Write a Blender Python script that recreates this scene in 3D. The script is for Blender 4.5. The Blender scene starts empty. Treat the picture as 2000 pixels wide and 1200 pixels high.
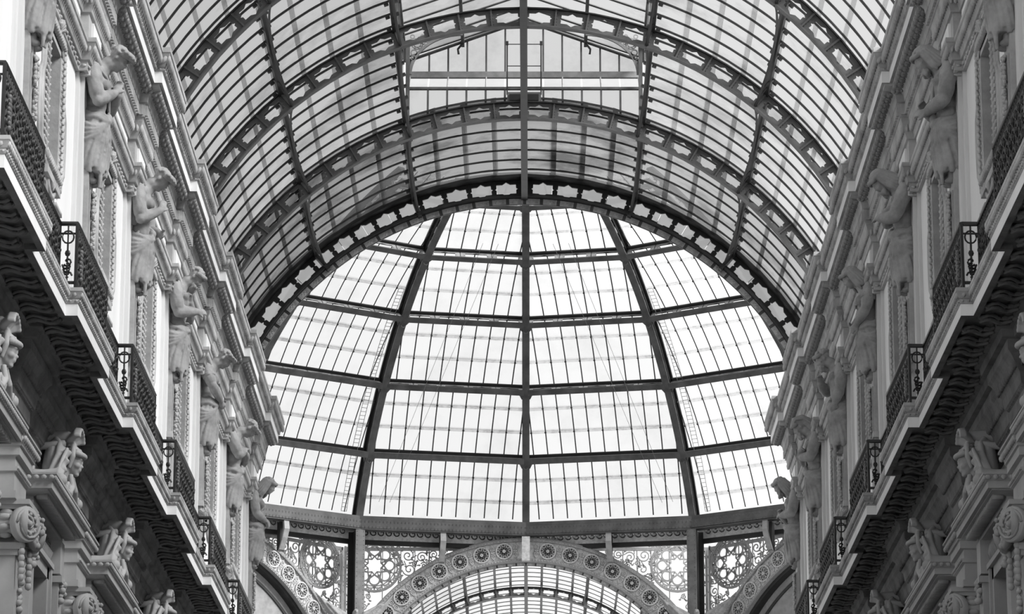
import bpy, math, random
from mathutils import Vector, Matrix, noise
random.seed(7)
SC = bpy.context.scene
COL = SC.collection
PI = math.pi
R = math.radians

# ------------------------------------------------------------------ camera, sky, sun, exposure
FPX = 6743.5
cam_d = bpy.data.cameras.new('camera'); cam = bpy.data.objects.new('camera', cam_d); COL.objects.link(cam)
cam.location = (0.146, 0.0, 1.7)
cam.rotation_euler = (R(90 + 14.9257), 0, 0)
cam_d.sensor_width = 36.0; cam_d.lens = FPX / 2000 * 36
cam_d.shift_x = -35.16 / 2000
cam_d.clip_end = 1000
SC.camera = cam

world = bpy.data.worlds.new('overcast_sky'); SC.world = world; world.use_nodes = True
wn = world.node_tree.nodes; wl = world.node_tree.links
bg = wn['Background']; bg.inputs['Strength'].default_value = 1.2
tc = wn.new('ShaderNodeTexCoord'); nz = wn.new('ShaderNodeTexNoise'); cr = wn.new('ShaderNodeValToRGB')
nz.inputs['Scale'].default_value = 3.0; nz.inputs['Detail'].default_value = 4
cr.color_ramp.elements[0].position = .35; cr.color_ramp.elements[0].color = (.86, .86, .86, 1)
cr.color_ramp.elements[1].position = .7; cr.color_ramp.elements[1].color = (1, 1, 1, 1)
wl.new(tc.outputs['Generated'], nz.inputs['Vector']); wl.new(nz.outputs['Fac'], cr.inputs['Fac']); wl.new(cr.outputs['Color'], bg.inputs['Color'])

sun_d = bpy.data.lights.new('hazy_sun', 'SUN'); sun = bpy.data.objects.new('hazy_sun', sun_d); COL.objects.link(sun)
sun_d.energy = 12.0; sun_d.angle = R(26); sun_d.color = (1, 1, 1)
SUN_DIR = Vector((0.85, -0.45, 0.75)).normalized()          # towards the sun: right, behind the camera, high
sun.rotation_euler = SUN_DIR.to_track_quat('Z', 'Y').to_euler(); sun.location = (40, -20, 90)

SC.view_settings.view_transform = 'Standard'; SC.view_settings.look = 'None'
SC.view_settings.exposure = 0.0; SC.view_settings.gamma = 1.0
SC.view_settings.use_curve_mapping = False
SC.cycles.transparent_max_bounces = 20
SC.cycles.max_bounces = 8
SC.cycles.diffuse_bounces = 5

# ------------------------------------------------------------------ materials
def mat(name, col, rough=.7, var=.12, scale=2.0, bump=0.0, metal=0.0, dark=None, spec=.3, streak=False):
    m = bpy.data.materials.new(name); m.use_nodes = True
    n = m.node_tree.nodes; l = m.node_tree.links; p = n['Principled BSDF']
    p.inputs['Roughness'].default_value = rough; p.inputs['Metallic'].default_value = metal
    p.inputs['Specular IOR Level'].default_value = spec
    t = n.new('ShaderNodeTexCoord'); z = n.new('ShaderNodeTexNoise'); z.inputs['Scale'].default_value = scale
    z.inputs['Detail'].default_value = 6; z.inputs['Roughness'].default_value = .62
    if streak:
        mp = n.new('ShaderNodeMapping'); mp.inputs['Scale'].default_value = (1, 1, .18)
        l.new(t.outputs['Object'], mp.inputs['Vector']); l.new(mp.outputs['Vector'], z.inputs['Vector'])
    else:
        l.new(t.outputs['Object'], z.inputs['Vector'])
    r = n.new('ShaderNodeValToRGB'); lo = dark if dark is not None else col * (1 - var * 1.6); hi = min(1, col * (1 + var * .5))
    r.color_ramp.elements[0].position = .33; r.color_ramp.elements[0].color = (lo, lo, lo, 1)
    r.color_ramp.elements[1].position = .62; r.color_ramp.elements[1].color = (hi, hi, hi, 1)
    l.new(z.outputs['Fac'], r.inputs['Fac']); l.new(r.outputs['Color'], p.inputs['Base Color'])
    if bump:
        z2 = n.new('ShaderNodeTexNoise'); z2.inputs['Scale'].default_value = scale * 9; z2.inputs['Detail'].default_value = 5
        l.new(t.outputs['Object'], z2.inputs['Vector'])
        b = n.new('ShaderNodeBump'); b.inputs['Strength'].default_value = bump; b.inputs['Distance'].default_value = .03
        l.new(z2.outputs['Fac'], b.inputs['Height']); l.new(b.outputs['Normal'], p.inputs['Normal'])
    return m

def glass(name, clear, haze, dirt, scale, tint=.8):
    """a thin pane: light passes tinted by `clear` at each face; dirt blotches darken it; `haze` scatters light"""
    m = bpy.data.materials.new(name); m.use_nodes = True
    n = m.node_tree.nodes; l = m.node_tree.links; n.clear()
    out = n.new('ShaderNodeOutputMaterial'); mix = n.new('ShaderNodeMixShader'); tr = n.new('ShaderNodeBsdfTransparent'); tl = n.new('ShaderNodeBsdfTranslucent')
    t = n.new('ShaderNodeNewGeometry'); z = n.new('ShaderNodeTexNoise'); z.inputs['Scale'].default_value = scale; z.inputs['Detail'].default_value = 7
    z.inputs['Roughness'].default_value = .65
    l.new(t.outputs['Position'], z.inputs['Vector'])
    r = n.new('ShaderNodeValToRGB'); d = clear * (1 - dirt)
    r.color_ramp.elements[0].position = .30; r.color_ramp.elements[0].color = (d, d, d, 1)
    r.color_ramp.elements[1].position = .52; r.color_ramp.elements[1].color = (clear, clear, clear, 1)
    l.new(z.outputs['Fac'], r.inputs['Fac']); l.new(r.outputs['Color'], tr.inputs['Color'])
    tl.inputs['Color'].default_value = (tint, tint, tint, 1)
    mix.inputs['Fac'].default_value = haze
    l.new(tr.outputs[0], mix.inputs[1]); l.new(tl.outputs[0], mix.inputs[2]); l.new(mix.outputs[0], out.inputs['Surface'])
    return m

M = dict(
    plaster=mat('pale_plaster', .77, .85, .05, .7, .02, streak=True),
    stone=mat('carved_stone', .42, .8, .2, 1.6, .2),
    statue=mat('weathered_statue_stone', .31, .8, .22, 3.0, .12),
    soffit=mat('shade_toned_carved_stone', .17, .85, .25, 2.0, .2),  # carved stone toned darker: the shade under the balcony is put into the colour
    wall_low=mat('lower_wall_stone', .38, .8, .12, 1.2, .05),
    iron=mat('dark_painted_iron', .022, .45, .3, 3.0, .05, spec=.4),
    greyiron=mat('grey_painted_iron', .105, .5, .25, 2.5, .05, spec=.4),
    domeiron=mat('dome_painted_iron', .06, .5, .3, 2.0, .05, spec=.4),
    frieze=mat('pale_cast_frieze', .44, .6, .2, 9.0, .2),
    lace=mat('pale_iron_lace', .25, .6, .15, 5.0, .05),
    pilaster=mat('pale_pilaster_stone', .66, .8, .1, 1.2, .05, streak=True),
    eagle=mat('grey_eagle_stone', .22, .8, .2, 5.0, .3),
    leafstone=mat('cornice_leaf_stone', .30, .85, .2, 3.0, .3),
    grime=glass('grimy_lap_glass', .84, .1, .2, 4.0),
    glass_sooty=glass('sooty_roof_glass', .68, .3, .5, .55, .2),
    pane=mat('dark_window_glass', .02, .12, .1, 1.0, spec=.6),
    mosaic=mat('faded_mosaic_plaster', .22, .85, .16, 3.0, .05),
    floor=mat('marble_floor', .09, .35, .2, .5),
    black=mat('blackened_iron', .015, .6, .2, 2.0),
    glass_vault=glass('weathered_roof_glass', .71, .05, .32, .3),
    glass_dome=glass('clear_dome_glass', .935, .06, .06, .5),
    glass_frost=glass('frosted_grey_glass', .55, .55, .1, .6),
    glass_lantern=glass('lantern_glass', .80, .06, .1, .6),
    glass_far=glass('bright_roof_glass', .86, .08, .12, .5),
)

# ------------------------------------------------------------------ mesh helpers
class MB:
    def __init__(s): s.v = []; s.f = []
    def add(s, vs, fs):
        o = len(s.v); s.v += [tuple(p) for p in vs]; s.f += [tuple(i + o for i in q) for q in fs]; return s
    def box(s, x0, x1, y0, y1, z0, z1):
        x0, x1 = min(x0, x1), max(x0, x1); y0, y1 = min(y0, y1), max(y0, y1); z0, z1 = min(z0, z1), max(z0, z1)
        return s.add([(x0,y0,z0),(x1,y0,z0),(x1,y1,z0),(x0,y1,z0),(x0,y0,z1),(x1,y0,z1),(x1,y1,z1),(x0,y1,z1)],
                     [(0,3,2,1),(4,5,6,7),(0,1,5,4),(1,2,6,5),(2,3,7,6),(3,0,4,7)])
    def hexa(s, p): return s.add(p, [(0,3,2,1),(4,5,6,7),(0,1,5,4),(1,2,6,5),(2,3,7,6),(3,0,4,7)])
    def loft(s, rings, cap=True):
        n = len(rings[0]); o = len(s.v)
        for r in rings: s.v += [tuple(p) for p in r]
        for i in range(len(rings) - 1):
            for j in range(n):
                k = (j + 1) % n
                s.f.append((o + i*n + j, o + i*n + k, o + (i+1)*n + k, o + (i+1)*n + j))
        if cap:
            s.f.append(tuple(o + j for j in reversed(range(n)))); e = o + (len(rings)-1)*n
            s.f.append(tuple(e + j for j in range(n)))
        return s
    def tube(s, path, rad, n=6, flat=1.0, cap=True, up=None):
        path = [Vector(p) for p in path]; rings = []
        ref = Vector(up) if up else Vector((0, 0, 1))
        for i, p in enumerate(path):
            d = (path[min(i+1, len(path)-1)] - path[max(i-1, 0)])
            if d.length < 1e-9: d = Vector((0, 0, 1))
            d.normalize()
            a = d.cross(ref)
            if a.length < .05: a = d.cross(Vector((1, 0, 0)))
            if a.length < .05: a = d.cross(Vector((0, 1, 0)))
            a.normalize(); b = a.cross(d)
            r = rad[i] if isinstance(rad, (list, tuple)) else rad
            rings.append([p + a*r*math.cos(2*PI*j/n) + b*r*flat*math.sin(2*PI*j/n) for j in range(n)])
        return s.loft(rings, cap)
    def ribbon(s, path, w, nrm, d):
        """flat bar of width w along a planar path; nrm = plane normal, d = depth along it"""
        path = [Vector(p) for p in path]; nrm = Vector(nrm).normalized(); rings = []
        for i, p in enumerate(path):
            t = (path[min(i+1, len(path)-1)] - path[max(i-1, 0)]).normalized(); a = t.cross(nrm)
            rings.append([p + a*w/2, p - a*w/2, p - a*w/2 + nrm*d, p + a*w/2 + nrm*d])
        return s.loft(rings)
    def blob(s, c, r, rot=None, nu=8, nv=5):
        rx, ry, rz = (r, r, r) if not isinstance(r, (tuple, list)) else r
        c = Vector(c); vs = [Vector((0, 0, -rz))]; 
        for i in range(1, nv):
            ph = -PI/2 + PI*i/nv
            for j in range(nu):
                a = 2*PI*j/nu; vs.append(Vector((rx*math.cos(ph)*math.cos(a), ry*math.cos(ph)*math.sin(a), rz*math.sin(ph))))
        vs.append(Vector((0, 0, rz)))
        if rot is not None: vs = [rot @ p for p in vs]
        fs = []
        for j in range(nu):
            k = (j+1) % nu; fs.append((0, 1+k, 1+j))
            for i in range(nv-2): fs.append((1+i*nu+j, 1+i*nu+k, 1+(i+1)*nu+k, 1+(i+1)*nu+j))
            fs.append((1+(nv-2)*nu+j, 1+(nv-2)*nu+k, 1+(nv-1)*nu))
        return s.add([p + c for p in vs], fs)
    def grid(s, lines, close=False):
        n = len(lines[0]); o = len(s.v)
        for r in lines: s.v += [tuple(p) for p in r]
        for i in range(len(lines)-1):
            for j in range(n if close else n-1):
                k = (j+1) % n
                s.f.append((o+i*n+j, o+i*n+k, o+(i+1)*n+k, o+(i+1)*n+j))
        return s
    def plate(s, outer, inner, t0, t1, place):
        """flat plate with a hole: outer and inner are 2-D loops of equal length; place(a, b, t) -> point"""
        n = len(outer); o = len(s.v)
        for t in (t0, t1):
            s.v += [tuple(place(a, b, t)) for a, b in outer] + [tuple(place(a, b, t)) for a, b in inner]
        for j in range(n):
            k = (j+1) % n
            s.f += [(o+j, o+k, o+n+k, o+n+j), (o+2*n+j, o+3*n+j, o+3*n+k, o+2*n+k),
                    (o+j, o+2*n+j, o+2*n+k, o+k), (o+n+j, o+n+k, o+3*n+k, o+3*n+j)]
        return s
    def prism(s, pts, t0, t1, place):
        n = len(pts); o = len(s.v)
        s.v += [tuple(place(a, b, t0)) for a, b in pts] + [tuple(place(a, b, t1)) for a, b in pts]
        s.f.append(tuple(o+j for j in reversed(range(n)))); s.f.append(tuple(o+n+j for j in range(n)))
        for j in range(n):
            k = (j+1) % n; s.f.append((o+j, o+k, o+n+k, o+n+j))
        return s
    def xf(s, m):
        s.v = [tuple(m @ Vector(p)) for p in s.v]; return s
    def join(s, o, m=None): return s.add([m @ Vector(p) for p in o.v] if m is not None else o.v, o.f)
    def mesh(s, name, material, smooth=False):
        me = bpy.data.meshes.new(name); me.from_pydata(s.v, [], s.f); me.update()
        if material: me.materials.append(M[material])
        if smooth: me.polygons.foreach_set('use_smooth', [True]*len(me.polygons))
        return me
    def build(s, name, material, parent=None, smooth=False, fix=True):
        me = s.mesh(name, material, smooth)
        return put(name, me, parent)

def put(name, me, parent=None, loc=None, rot=None, scale=None):
    o = bpy.data.objects.new(name, me); COL.objects.link(o)
    if parent: o.parent = parent
    if loc is not None: o.location = loc
    if rot is not None: o.rotation_euler = rot
    if scale is not None: o.scale = scale
    return o
def tag(o, label=None, cat=None, group=None, kind=None):
    if label: o['label'] = label
    if cat: o['category'] = cat
    if group: o['group'] = group
    if kind: o['kind'] = kind
    return o
def empty(name, loc=(0, 0, 0), label=None, cat=None, group=None, kind=None):
    o = bpy.data.objects.new(name, None); COL.objects.link(o); o.location = loc; o.empty_display_size = .2
    return tag(o, label, cat, group, kind or 'thing')
def stuff(o): o['kind'] = 'stuff'; return o
def lerp(a, b, t): return a + (b - a)*t
def arcpts(cx, cz, r, a0, a1, n): return [(cx + r*math.sin(R(lerp(a0, a1, i/n))), cz + r*math.cos(R(lerp(a0, a1, i/n)))) for i in range(n+1)]

# ------------------------------------------------------------------ main dimensions (metres)
BAY = 6.8
def AX(k): return 67.67 + BAY*k          # statue axes and arch trusses; k = 3 is the end arch
ZC = 20.16                               # centre height of the vault
XW = 7.25                                # wall plane, half width of the gallery
YC = 105.3; APO = 15.55                  # dome centre and half width of the octagon
YF = YC + APO
RT0, RT1, RG = 8.0, 8.46, 8.56           # truss lower edge, upper edge, glass
PITCH = 5.1                              # degrees of one roof pane; 4 panes between purlins
ENDY = YC - APO                          # where the arm meets the octagon

# ------------------------------------------------------------------ ground and plain walls
fl = MB().box(-9, 9, -12, 140, -.3, 0).box(-18, 18, ENDY, YF, -.3, -.001).build('floor', 'floor'); tag(fl, kind='structure')

# ------------------------------------------------------------------ glass barrel vault: trusses
def star(a, c, ta=1.2, tc_=1.5, n=16):
    """outline of a rectangle 2a x 2c crossed by a diamond: 16 points, counter-clockwise from +x"""
    A, C = a*ta, c*tc_
    yr = C*(1 - a/A)            # where the diamond crosses the right edge
    xt = A*(1 - c/C)            # where it crosses the top edge
    q = [(A, 0), (a, yr), (a, c), (xt, c)]
    out = []
    for sx, sy, rev in ((1, 1, 0), (-1, 1, 1), (-1, -1, 0), (1, -1, 1)):
        pts = q[:] if not rev else [(0, C)] + q[::-1][:-1]
        if not rev: pts = q[:]
        out += [(sx*x, sy*y) for x, y in pts]
    return out
def star_panel(r0, r1, da, a, c, t, rm=None):
    """web panel of an arch between r0 and r1, da degrees wide, with a star hole; lies in the XZ plane, hinge at origin"""
    rm = rm or (r0 + r1)/2; hole = star(a, c); outer = []
    h = R(da)/2
    # outer loop: 16 points following the hole's order (start at +x side, ccw)
    def P(ang, r): return (r*math.sin(ang), r*math.cos(ang) - rm)
    seq = [(h, .5), (h, .75), (h, 1), (h*.5, 1), (0, 1), (-h*.5, 1), (-h, 1), (-h, .75), (-h, .5), (-h, .25), (-h, 0), (-h*.5, 0), (0, 0), (h*.5, 0), (h, 0), (h, .25)]
    outer = [P(an, lerp(r0, r1, f)) for an, f in seq]
    return MB().plate(outer, hole, -t/2, t/2, lambda x, z, t: (x, t, z + rm))
def arc_bar(mb, r0, r1, a0, a1, y0, y1, n=36):
    rings = []
    for i in range(n+1):
        a = R(lerp(a0, a1, i/n)); s, c = math.sin(a), math.cos(a)
        rings.append([(r0*s, y0, r0*c), (r0*s, y1, r0*c), (r1*s, y1, r1*c), (r1*s, y0, r1*c)])
    mb.loft(rings); return mb
HALF = 66.3
truss_panel = star_panel(RT0+.03, RT1-.03, PITCH, .24, .105, .025).mesh('web_panel', 'greyiron')
mb = MB().box(-.02, .02, -.07, .07, RT0+.03, RT1-.03); mb.box(-.045, .045, -.02, .02, RT0+.03, RT1-.03)
for i in range(5): mb.blob((.028, -.03, RT0+.09+i*.07), .014, nu=5, nv=3); mb.blob((-.028, -.03, RT0+.09+i*.07), .014, nu=5, nv=3)
truss_stiff = mb.mesh('stiffener', 'greyiron')
truss_low = arc_bar(MB(), RT0, RT0+.03, -HALF, HALF, -.1, .1).mesh('lower_flange', 'greyiron')
mb = arc_bar(MB(), RT1-.03, RT1, -HALF, HALF, -.1, .1)
truss_up = mb.mesh('upper_flange', 'iron')
def truss(y, label, group, parts=True):
    t = empty('arch_truss', (0, y, ZC), label, 'roof truss', group)
    put('lower_flange', truss_low, t); put('upper_flange', truss_up, t)
    for i in range(-13, 14):
        put('stiffener', truss_stiff, t, rot=(0, R(PITCH*i), 0))
    for i in range(-13, 13):
        put('web_panel', truss_panel, t, rot=(0, R(PITCH*(i+.5)), 0))
    return t
TR_LAB = {-1: 'grey iron arch truss just above the picture edge, nearest of the row',
          0: 'grey iron arch truss cut by the top edge, with star openings along both sides',
          1: 'grey iron arch truss with the filigree corner brackets just below it',
          2: 'grey iron arch truss right under the gable end of the skylight lantern'}
for k in range(-1, 3): truss(AX(k), TR_LAB[k], 'star-pierced trusses of the near vault')

# end arch towards the dome
ea = empty('end_arch', (0, AX(3), ZC), 'dark iron end arch with star openings and a pale frieze, framing the dome', 'arch')
ep = star_panel(8.02, 8.60, 4.585, .26, .13, .06, rm=8.27).mesh('web_panel', 'iron')
n_s = 14
for i in range(-n_s, n_s):
    a = (i + .5)*4.585 + (1.06 if i >= 0 else -1.06); put('web_panel', ep, ea, rot=(0, R(a), 0))
mb = MB(); arc_bar(mb, 8.02, 8.60, -1.07, 1.07, -.03, .03, 4); mb.build('crown_plate', 'iron', ea)
mb = MB(); arc_bar(mb, 8.0, 8.05, -66, 66, -.22, .12, 60); arc_bar(mb, 8.05, 8.11, -66, 66, -.06, -.03, 60); mb.build('lower_flange', 'iron', ea)
mb = MB(); arc_bar(mb, 8.50, 8.64, -66, 66, -.35, .1, 60); mb.build('upper_flange', 'black', ea)
mb = MB(); arc_bar(mb, 7.84, 8.02, -66, 66, .0, .05, 60); mb.build('frieze_backing', 'greyiron', ea)
mb = MB(); arc_bar(mb, 7.855, 7.99, -1.32, 1.32, -.035, .0, 4)
for sx in (-1, 1):
    for dz in (7.885, 7.92, 7.955): mb.box(sx*.125 - .016, sx*.125 + .016, -.05, -.03, dz - .008, dz + .012)
for j in range(5):
    mb.blob(((j-2)*.045, -.035, 7.92 + (.02 if j % 2 else -.015)), (.026, .016, .03), nu=6, nv=4)
fb = mb.mesh('frieze_block', 'frieze')
bk = arc_bar(MB(), 8.06, 8.58, -2.5, 2.5, .2, .208, 3).mesh('backing_pane', 'glass_frost')
for i in range(-13, 13): put('backing_pane', bk, ea, rot=(0, R((i + .5)*5.1), 0))
for i in range(-20, 20): put('frieze_block', fb, ea, rot=(0, R((i + .5)*3.26), 0))
for sx in (-1, 1):
    mb = MB(); mb.box(-.05, .05, -.3, .05, 7.95, 8.6); o = mb.build('purlin_shoe', 'black', ea); o.rotation_euler = (0, R(sx*20.4), 0)
    o = MB().box(-.05, .05, -.3, .05, 7.9, 8.6).build('purlin_shoe', 'iron', ea); o.rotation_euler = (0, R(sx*40.8), 0)
    o = MB().box(-.04, .04, -.14, .08, 7.83, 8.62).build('purlin_shoe', 'iron', ea); o.rotation_euler = (0, R(sx*61.0), 0)

# ------------------------------------------------------------------ glazed bays of the vault
NB = 8; PW = BAY/NB; LAP = .14
pw = RG*R(PITCH)
def vault_pane(material):
    mb = MB(); w = pw/2
    # a pane rises slightly over its lower neighbour so the laps are real
    mb.hexa([(-w - LAP/2, .02, RG), (w + LAP/2, .02, RG + .028), (w + LAP/2, PW - .02, RG + .028), (-w - LAP/2, PW - .02, RG),
             (-w - LAP/2, .02, RG + .008), (w + LAP/2, .02, RG + .036), (w + LAP/2, PW - .02, RG + .036), (-w - LAP/2, PW - .02, RG + .008)])
    return mb.mesh('pane', material)
pane_me = vault_pane('glass_vault'); sooty_me = vault_pane('glass_sooty')
bar_half = arc_bar(MB(), RG - .022, RG + .026, 0, HALF, -.016, .016, 26).mesh('glazing_bar', 'iron')
bar_part = arc_bar(MB(), RG - .022, RG + .026, 20.4, HALF, -.016, .016, 18).mesh('glazing_bar', 'iron')
def purlin_mesh(strut=True):
    mb = MB(); mb.box(-.035, .035, 0, BAY, RG - .15, RG - .02); mb.box(-.065, .065, 0, BAY, RG - .17, RG - .15)
    if strut:
        path = [(0, BAY*t, lerp(RT0 + .02, RG - .22, (math.sin(PI*t))**.85)) for t in [i/20 for i in range(21)]]
        mb.tube(path, .034, 4, up=(1, 0, 0))
        for t in (.06, .12, .88, .94):
            z = lerp(RT0 + .02, RG - .22, (math.sin(PI*t))**.85); mb.tube([(0, BAY*t, z), (0, BAY*t + (.18 if t < .5 else -.18), RG - .18)], .018, 4)
    return mb
purlin_me = purlin_mesh().mesh('purlin', 'iron')
ridge_me = MB().box(-.05, .05, 0, BAY, RT0 - .02, RG + .02).box(-.085, .085, 0, BAY, RT0 - .05, RT0 - .02).mesh('ridge_beam', 'iron')
clips = MB()
for i in range(NB):
    for sx in (-1, 1):
        clips.box(sx*.06, sx*.16, i*PW - .05, i*PW + .06, RG - .08, RG - .02)
clip_me = clips.mesh('glazing_clip', 'iron')
def vault_bay(k, label, lantern, group):
    y = AX(k); t = empty('glazed_roof_bay', (0, y, ZC), label, 'glass roof', group)
    for s in (-1, 1):
        for j in range(13):
            if lantern and j < 4: continue
            for i in range(NB):
                # the pane leans so that each upper one laps over the lower
                put('pane', pane_me if k < 2 else sooty_me, t, loc=(0, i*PW, 0), rot=(0, R(s*PITCH*(j+.5)), 0), scale=(-s, 1, 1))
        for i in range(0, NB):
            put('glazing_bar', bar_part if lantern else bar_half, t, loc=(0, i*PW, 0), scale=(s, 1, 1))
        for a in (20.4, 40.8, 61.2):
            put('purlin', purlin_me, t, rot=(0, R(s*a), 0)); stuff(put('glazing_clips', clip_me, t, rot=(0, R(s*a), 0)))
    put('ridge_beam', ridge_me, t)
    return t
vault_bay(-1, 'glazed vault bay at the very top, only its lower sides in view', True, 'glazed bays of the near vault')
vault_bay(0, 'glazed vault bay whose middle opens into the lantern, its crown off the top edge', True, 'glazed bays of the near vault')
vault_bay(1, 'glazed vault bay on either side of the lantern gable', True, 'glazed bays of the near vault')
vault_bay(2, 'sooty glazed vault bay closed at its crown, next to the end arch', False, 'glazed bays of the near vault')

# ------------------------------------------------------------------ skylight lantern on the crown of the vault
PX = RG*math.sin(R(20.4)); PZ = ZC + RG*math.cos(R(20.4))     # foot of the lantern walls
LY0, LY1 = AX(-1), AX(2)
la = empty('skylight_lantern', (0, LY1, PZ), 'gabled glass lantern standing on the crown of the vault', 'skylight')
EZ, RZ = 30.05, 31.15        # eave and ridge of its pitched roof
def L(mb, name, m, smooth=False):
    mb.xf(Matrix.Translation((0, -LY1, -PZ))); return mb.build(name, m, la, smooth)
GY = LY1 + 1.0               # the set-back gable wall
for sx in (-1, 1):
    for i in range(3*NB):    # side walls and roof slope, bay by bay of panes
        y0 = LY0 + i*PW
        L(MB().box(sx*PX - .006, sx*PX + .006, y0+.03, y0+PW-.03, PZ, EZ), 'side_pane', 'glass_lantern')
        if i % 2 == 0: L(MB().box(sx*PX - .03, sx*PX + .03, y0-.02, y0+.02, PZ, EZ), 'side_bar', 'greyiron')
    for i in range(3*NB + 2):
        y0 = LY0 + i*PW
        if y0 > GY: break
        for h in (0, 1):
            xa, za = lerp(PX+.1, 0, h*.5), lerp(EZ, RZ, h*.5); xb, zb = lerp(PX+.1, 0, h*.5+.5), lerp(EZ, RZ, h*.5+.5)
            p = [(sx*xa, y0+.03, za), (sx*xb, y0+.03, zb), (sx*xb, min(y0+PW, GY)-.03, zb), (sx*xa, min(y0+PW, GY)-.03, za)]
            L(MB().hexa(p + [(x, y, z+.008) for x, y, z in p]), 'roof_pane', 'glass_vault')
        L(MB().tube([(sx*(PX+.1), y0, EZ-.02), (0, y0, RZ-.02)], .03, 4), 'rafter', 'greyiron')
    xm, zm = PX*.5+.05, (EZ+RZ)/2
    L(MB().box(sx*xm-.04, sx*xm+.04, LY0, GY, zm-.2, zm-.04), 'roof_purlin', 'greyiron')
    L(MB().box(sx*PX-.05, sx*PX+.05, LY0, GY, EZ-.06, EZ+.04), 'eave_beam', 'greyiron')
    L(MB().tube([(sx*xm, GY-.3, zm-.2), (sx*(xm+.12), GY-.25, zm-.34), (sx*(xm+.1), GY-.2, zm-.46)], .03, 5), 'purlin_hook', 'iron')
    # ornamental bracket of the portal frame standing on the truss below the gable
    yb = LY1 - .12
    L(MB().box(sx*(PX-.1)-.05, sx*(PX-.1)+.05, yb-.05, yb+.05, PZ-.25, EZ+.1), 'portal_post', 'greyiron')
    cxr, czr = sx*(PX-.16), EZ + .2
    arc = []
    for i in range(15):
        a = PI/2*i/14; arc.append((sx*(PX - .16 - 1.3*(1-math.cos(a))), yb, EZ - .75 + 1.06*math.sin(a)))
    L(MB().ribbon(arc, .07, (0, 1, 0), .06), 'bracket_arch', 'lace')
    mb = MB()
    for (dx, dz, rr) in ((.17, -.13, .14), (.17, -.13, .09), (.42, .0, .085), (.62, .07, .055), (.78, .1, .035), (.09, -.36, .075), (.06, -.5, .045), (.3, .06, .05), (.32, -.1, .04), (.05, .06, .05), (.52, .1, .035)):
        mb.ribbon([(sx*(PX-.16-dx) + rr*math.cos(2*PI*j/12), yb, EZ+.18+dz + rr*math.sin(2*PI*j/12)) for j in range(13)], .025, (0, 1, 0), .03)
    for j in range(9):
        a = 2*PI*j/8; mb.ribbon([(sx*(PX-.16-.17)+.09*math.cos(a), yb, EZ+.05+.09*math.sin(a)), (sx*(PX-.16-.17)+.14*math.cos(a+.4), yb, EZ+.05+.14*math.sin(a+.4))], .02, (0, 1, 0), .03)
    stuff(L(mb, 'bracket_filigree', 'lace'))
L(MB().box(-.06, .06, LY0, GY, RZ-.1, RZ+.06), 'lantern_ridge', 'greyiron')
# lower upright glazing of the gable end, the sloping strip and the gable itself
nb = 12; Z1 = 29.0; Z2 = 29.62
for i in range(nb):
    x0, x1 = lerp(-PX+.12, PX-.12, i/nb), lerp(-PX+.12, PX-.12, (i+1)/nb)
    zl = ZC + math.sqrt(RT1**2 - max(abs(x0), abs(x1))**2) + .0
    L(MB().box(x0+.02, x1-.02, LY1+.1, LY1+.108, zl, Z1), 'gable_pane', 'glass_lantern')
    p = [(x0+.02, LY1+.1, Z1), (x1-.02, LY1+.1, Z1), (x1-.02, GY, Z2), (x0+.02, GY, Z2)]
    L(MB().hexa(p + [(x, y, z+.008) for x, y, z in p]), 'sloping_pane', 'glass_dome')
    zt0 = lerp(RZ, EZ, abs(x0)/PX); zt1 = lerp(RZ, EZ, abs(x1)/PX)
    L(MB().hexa([(x0+.02, GY, Z2+.12), (x1-.02, GY, Z2+.12), (x1-.02, GY+.008, Z2+.12), (x0+.02, GY+.008, Z2+.12), (x0+.02, GY, zt0-.05), (x1-.02, GY, zt1-.05), (x1-.02, GY+.008, zt1-.05), (x0+.02, GY+.008, zt0-.05)]), 'gable_pane', 'glass_lantern')
for i in range(nb+1):
    x0 = lerp(-PX+.12, PX-.12, i/nb); zl = ZC + math.sqrt(RT1**2 - x0*x0)
    L(MB().box(x0-.025, x0+.025, LY1+.07, LY1+.13, zl-.05, Z1), 'mullion', 'greyiron')
    L(MB().box(x0-.022, x0+.022, GY-.03, GY+.03, Z2, lerp(RZ, EZ, abs(x0)/PX)), 'mullion', 'greyiron')
    if i % 2 == 0: L(MB().tube([(x0, LY1+.1, Z1), (x0, GY, Z2)], .018, 4), 'sloping_bar', 'frieze')
L(MB().box(-PX+.05, PX-.05, LY1+.05, LY1+.15, Z1-.03, Z1+.03), 'rail', 'greyiron')
L(MB().box(-PX+.05, PX-.05, GY-.05, GY+.05, Z2-.04, Z2+.12), 'gable_beam', 'lace')
for sx in (-1, 1): L(MB().tube([(sx*PX, GY-.04, EZ-.05), (0, GY-.04, RZ-.05)], .045, 4), 'gable_rafter', 'greyiron')
mb = MB(); mb.box(-.42, .42, LY1-.05, LY1+.12, Z1-.42, Z1-.14); L(mb, 'hatch', 'greyiron')
L(MB().box(-.36, -.03, LY1-.08, LY1-.05, Z1-.36, Z1-.2).box(.03, .36, LY1-.08, LY1-.05, Z1-.36, Z1-.2), 'hatch_panel', 'black')
for sx in (-1, 1):
    L(MB().tube([(sx*.42, LY1-.02, Z1-.2), (sx*.42, LY1-.02, Z1+1.15)], .018, 5), 'ladder_rail', 'iron')
    L(MB().box(sx*.42-.03, sx*.42+.03, LY1-.04, LY1, Z1+1.1, Z1+1.2), 'ladder_finial', 'iron')
for z in (.0, .55, 1.12): L(MB().tube([(-.42, LY1-.02, Z1+z), (.42, LY1-.02, Z1+z)], .012, 5), 'ladder_rung', 'iron')

# ------------------------------------------------------------------ dome
Z0D, RD = 19.69, 16.51
ELEV = [22.17, 29.85, 38.9, 48.3, 57.9, 67.2, 70.0]
RGD = RD + .46
GA = 11.25
def sph(e, r=RD): return r*math.cos(R(e)), Z0D + r*math.sin(R(e))
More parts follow.
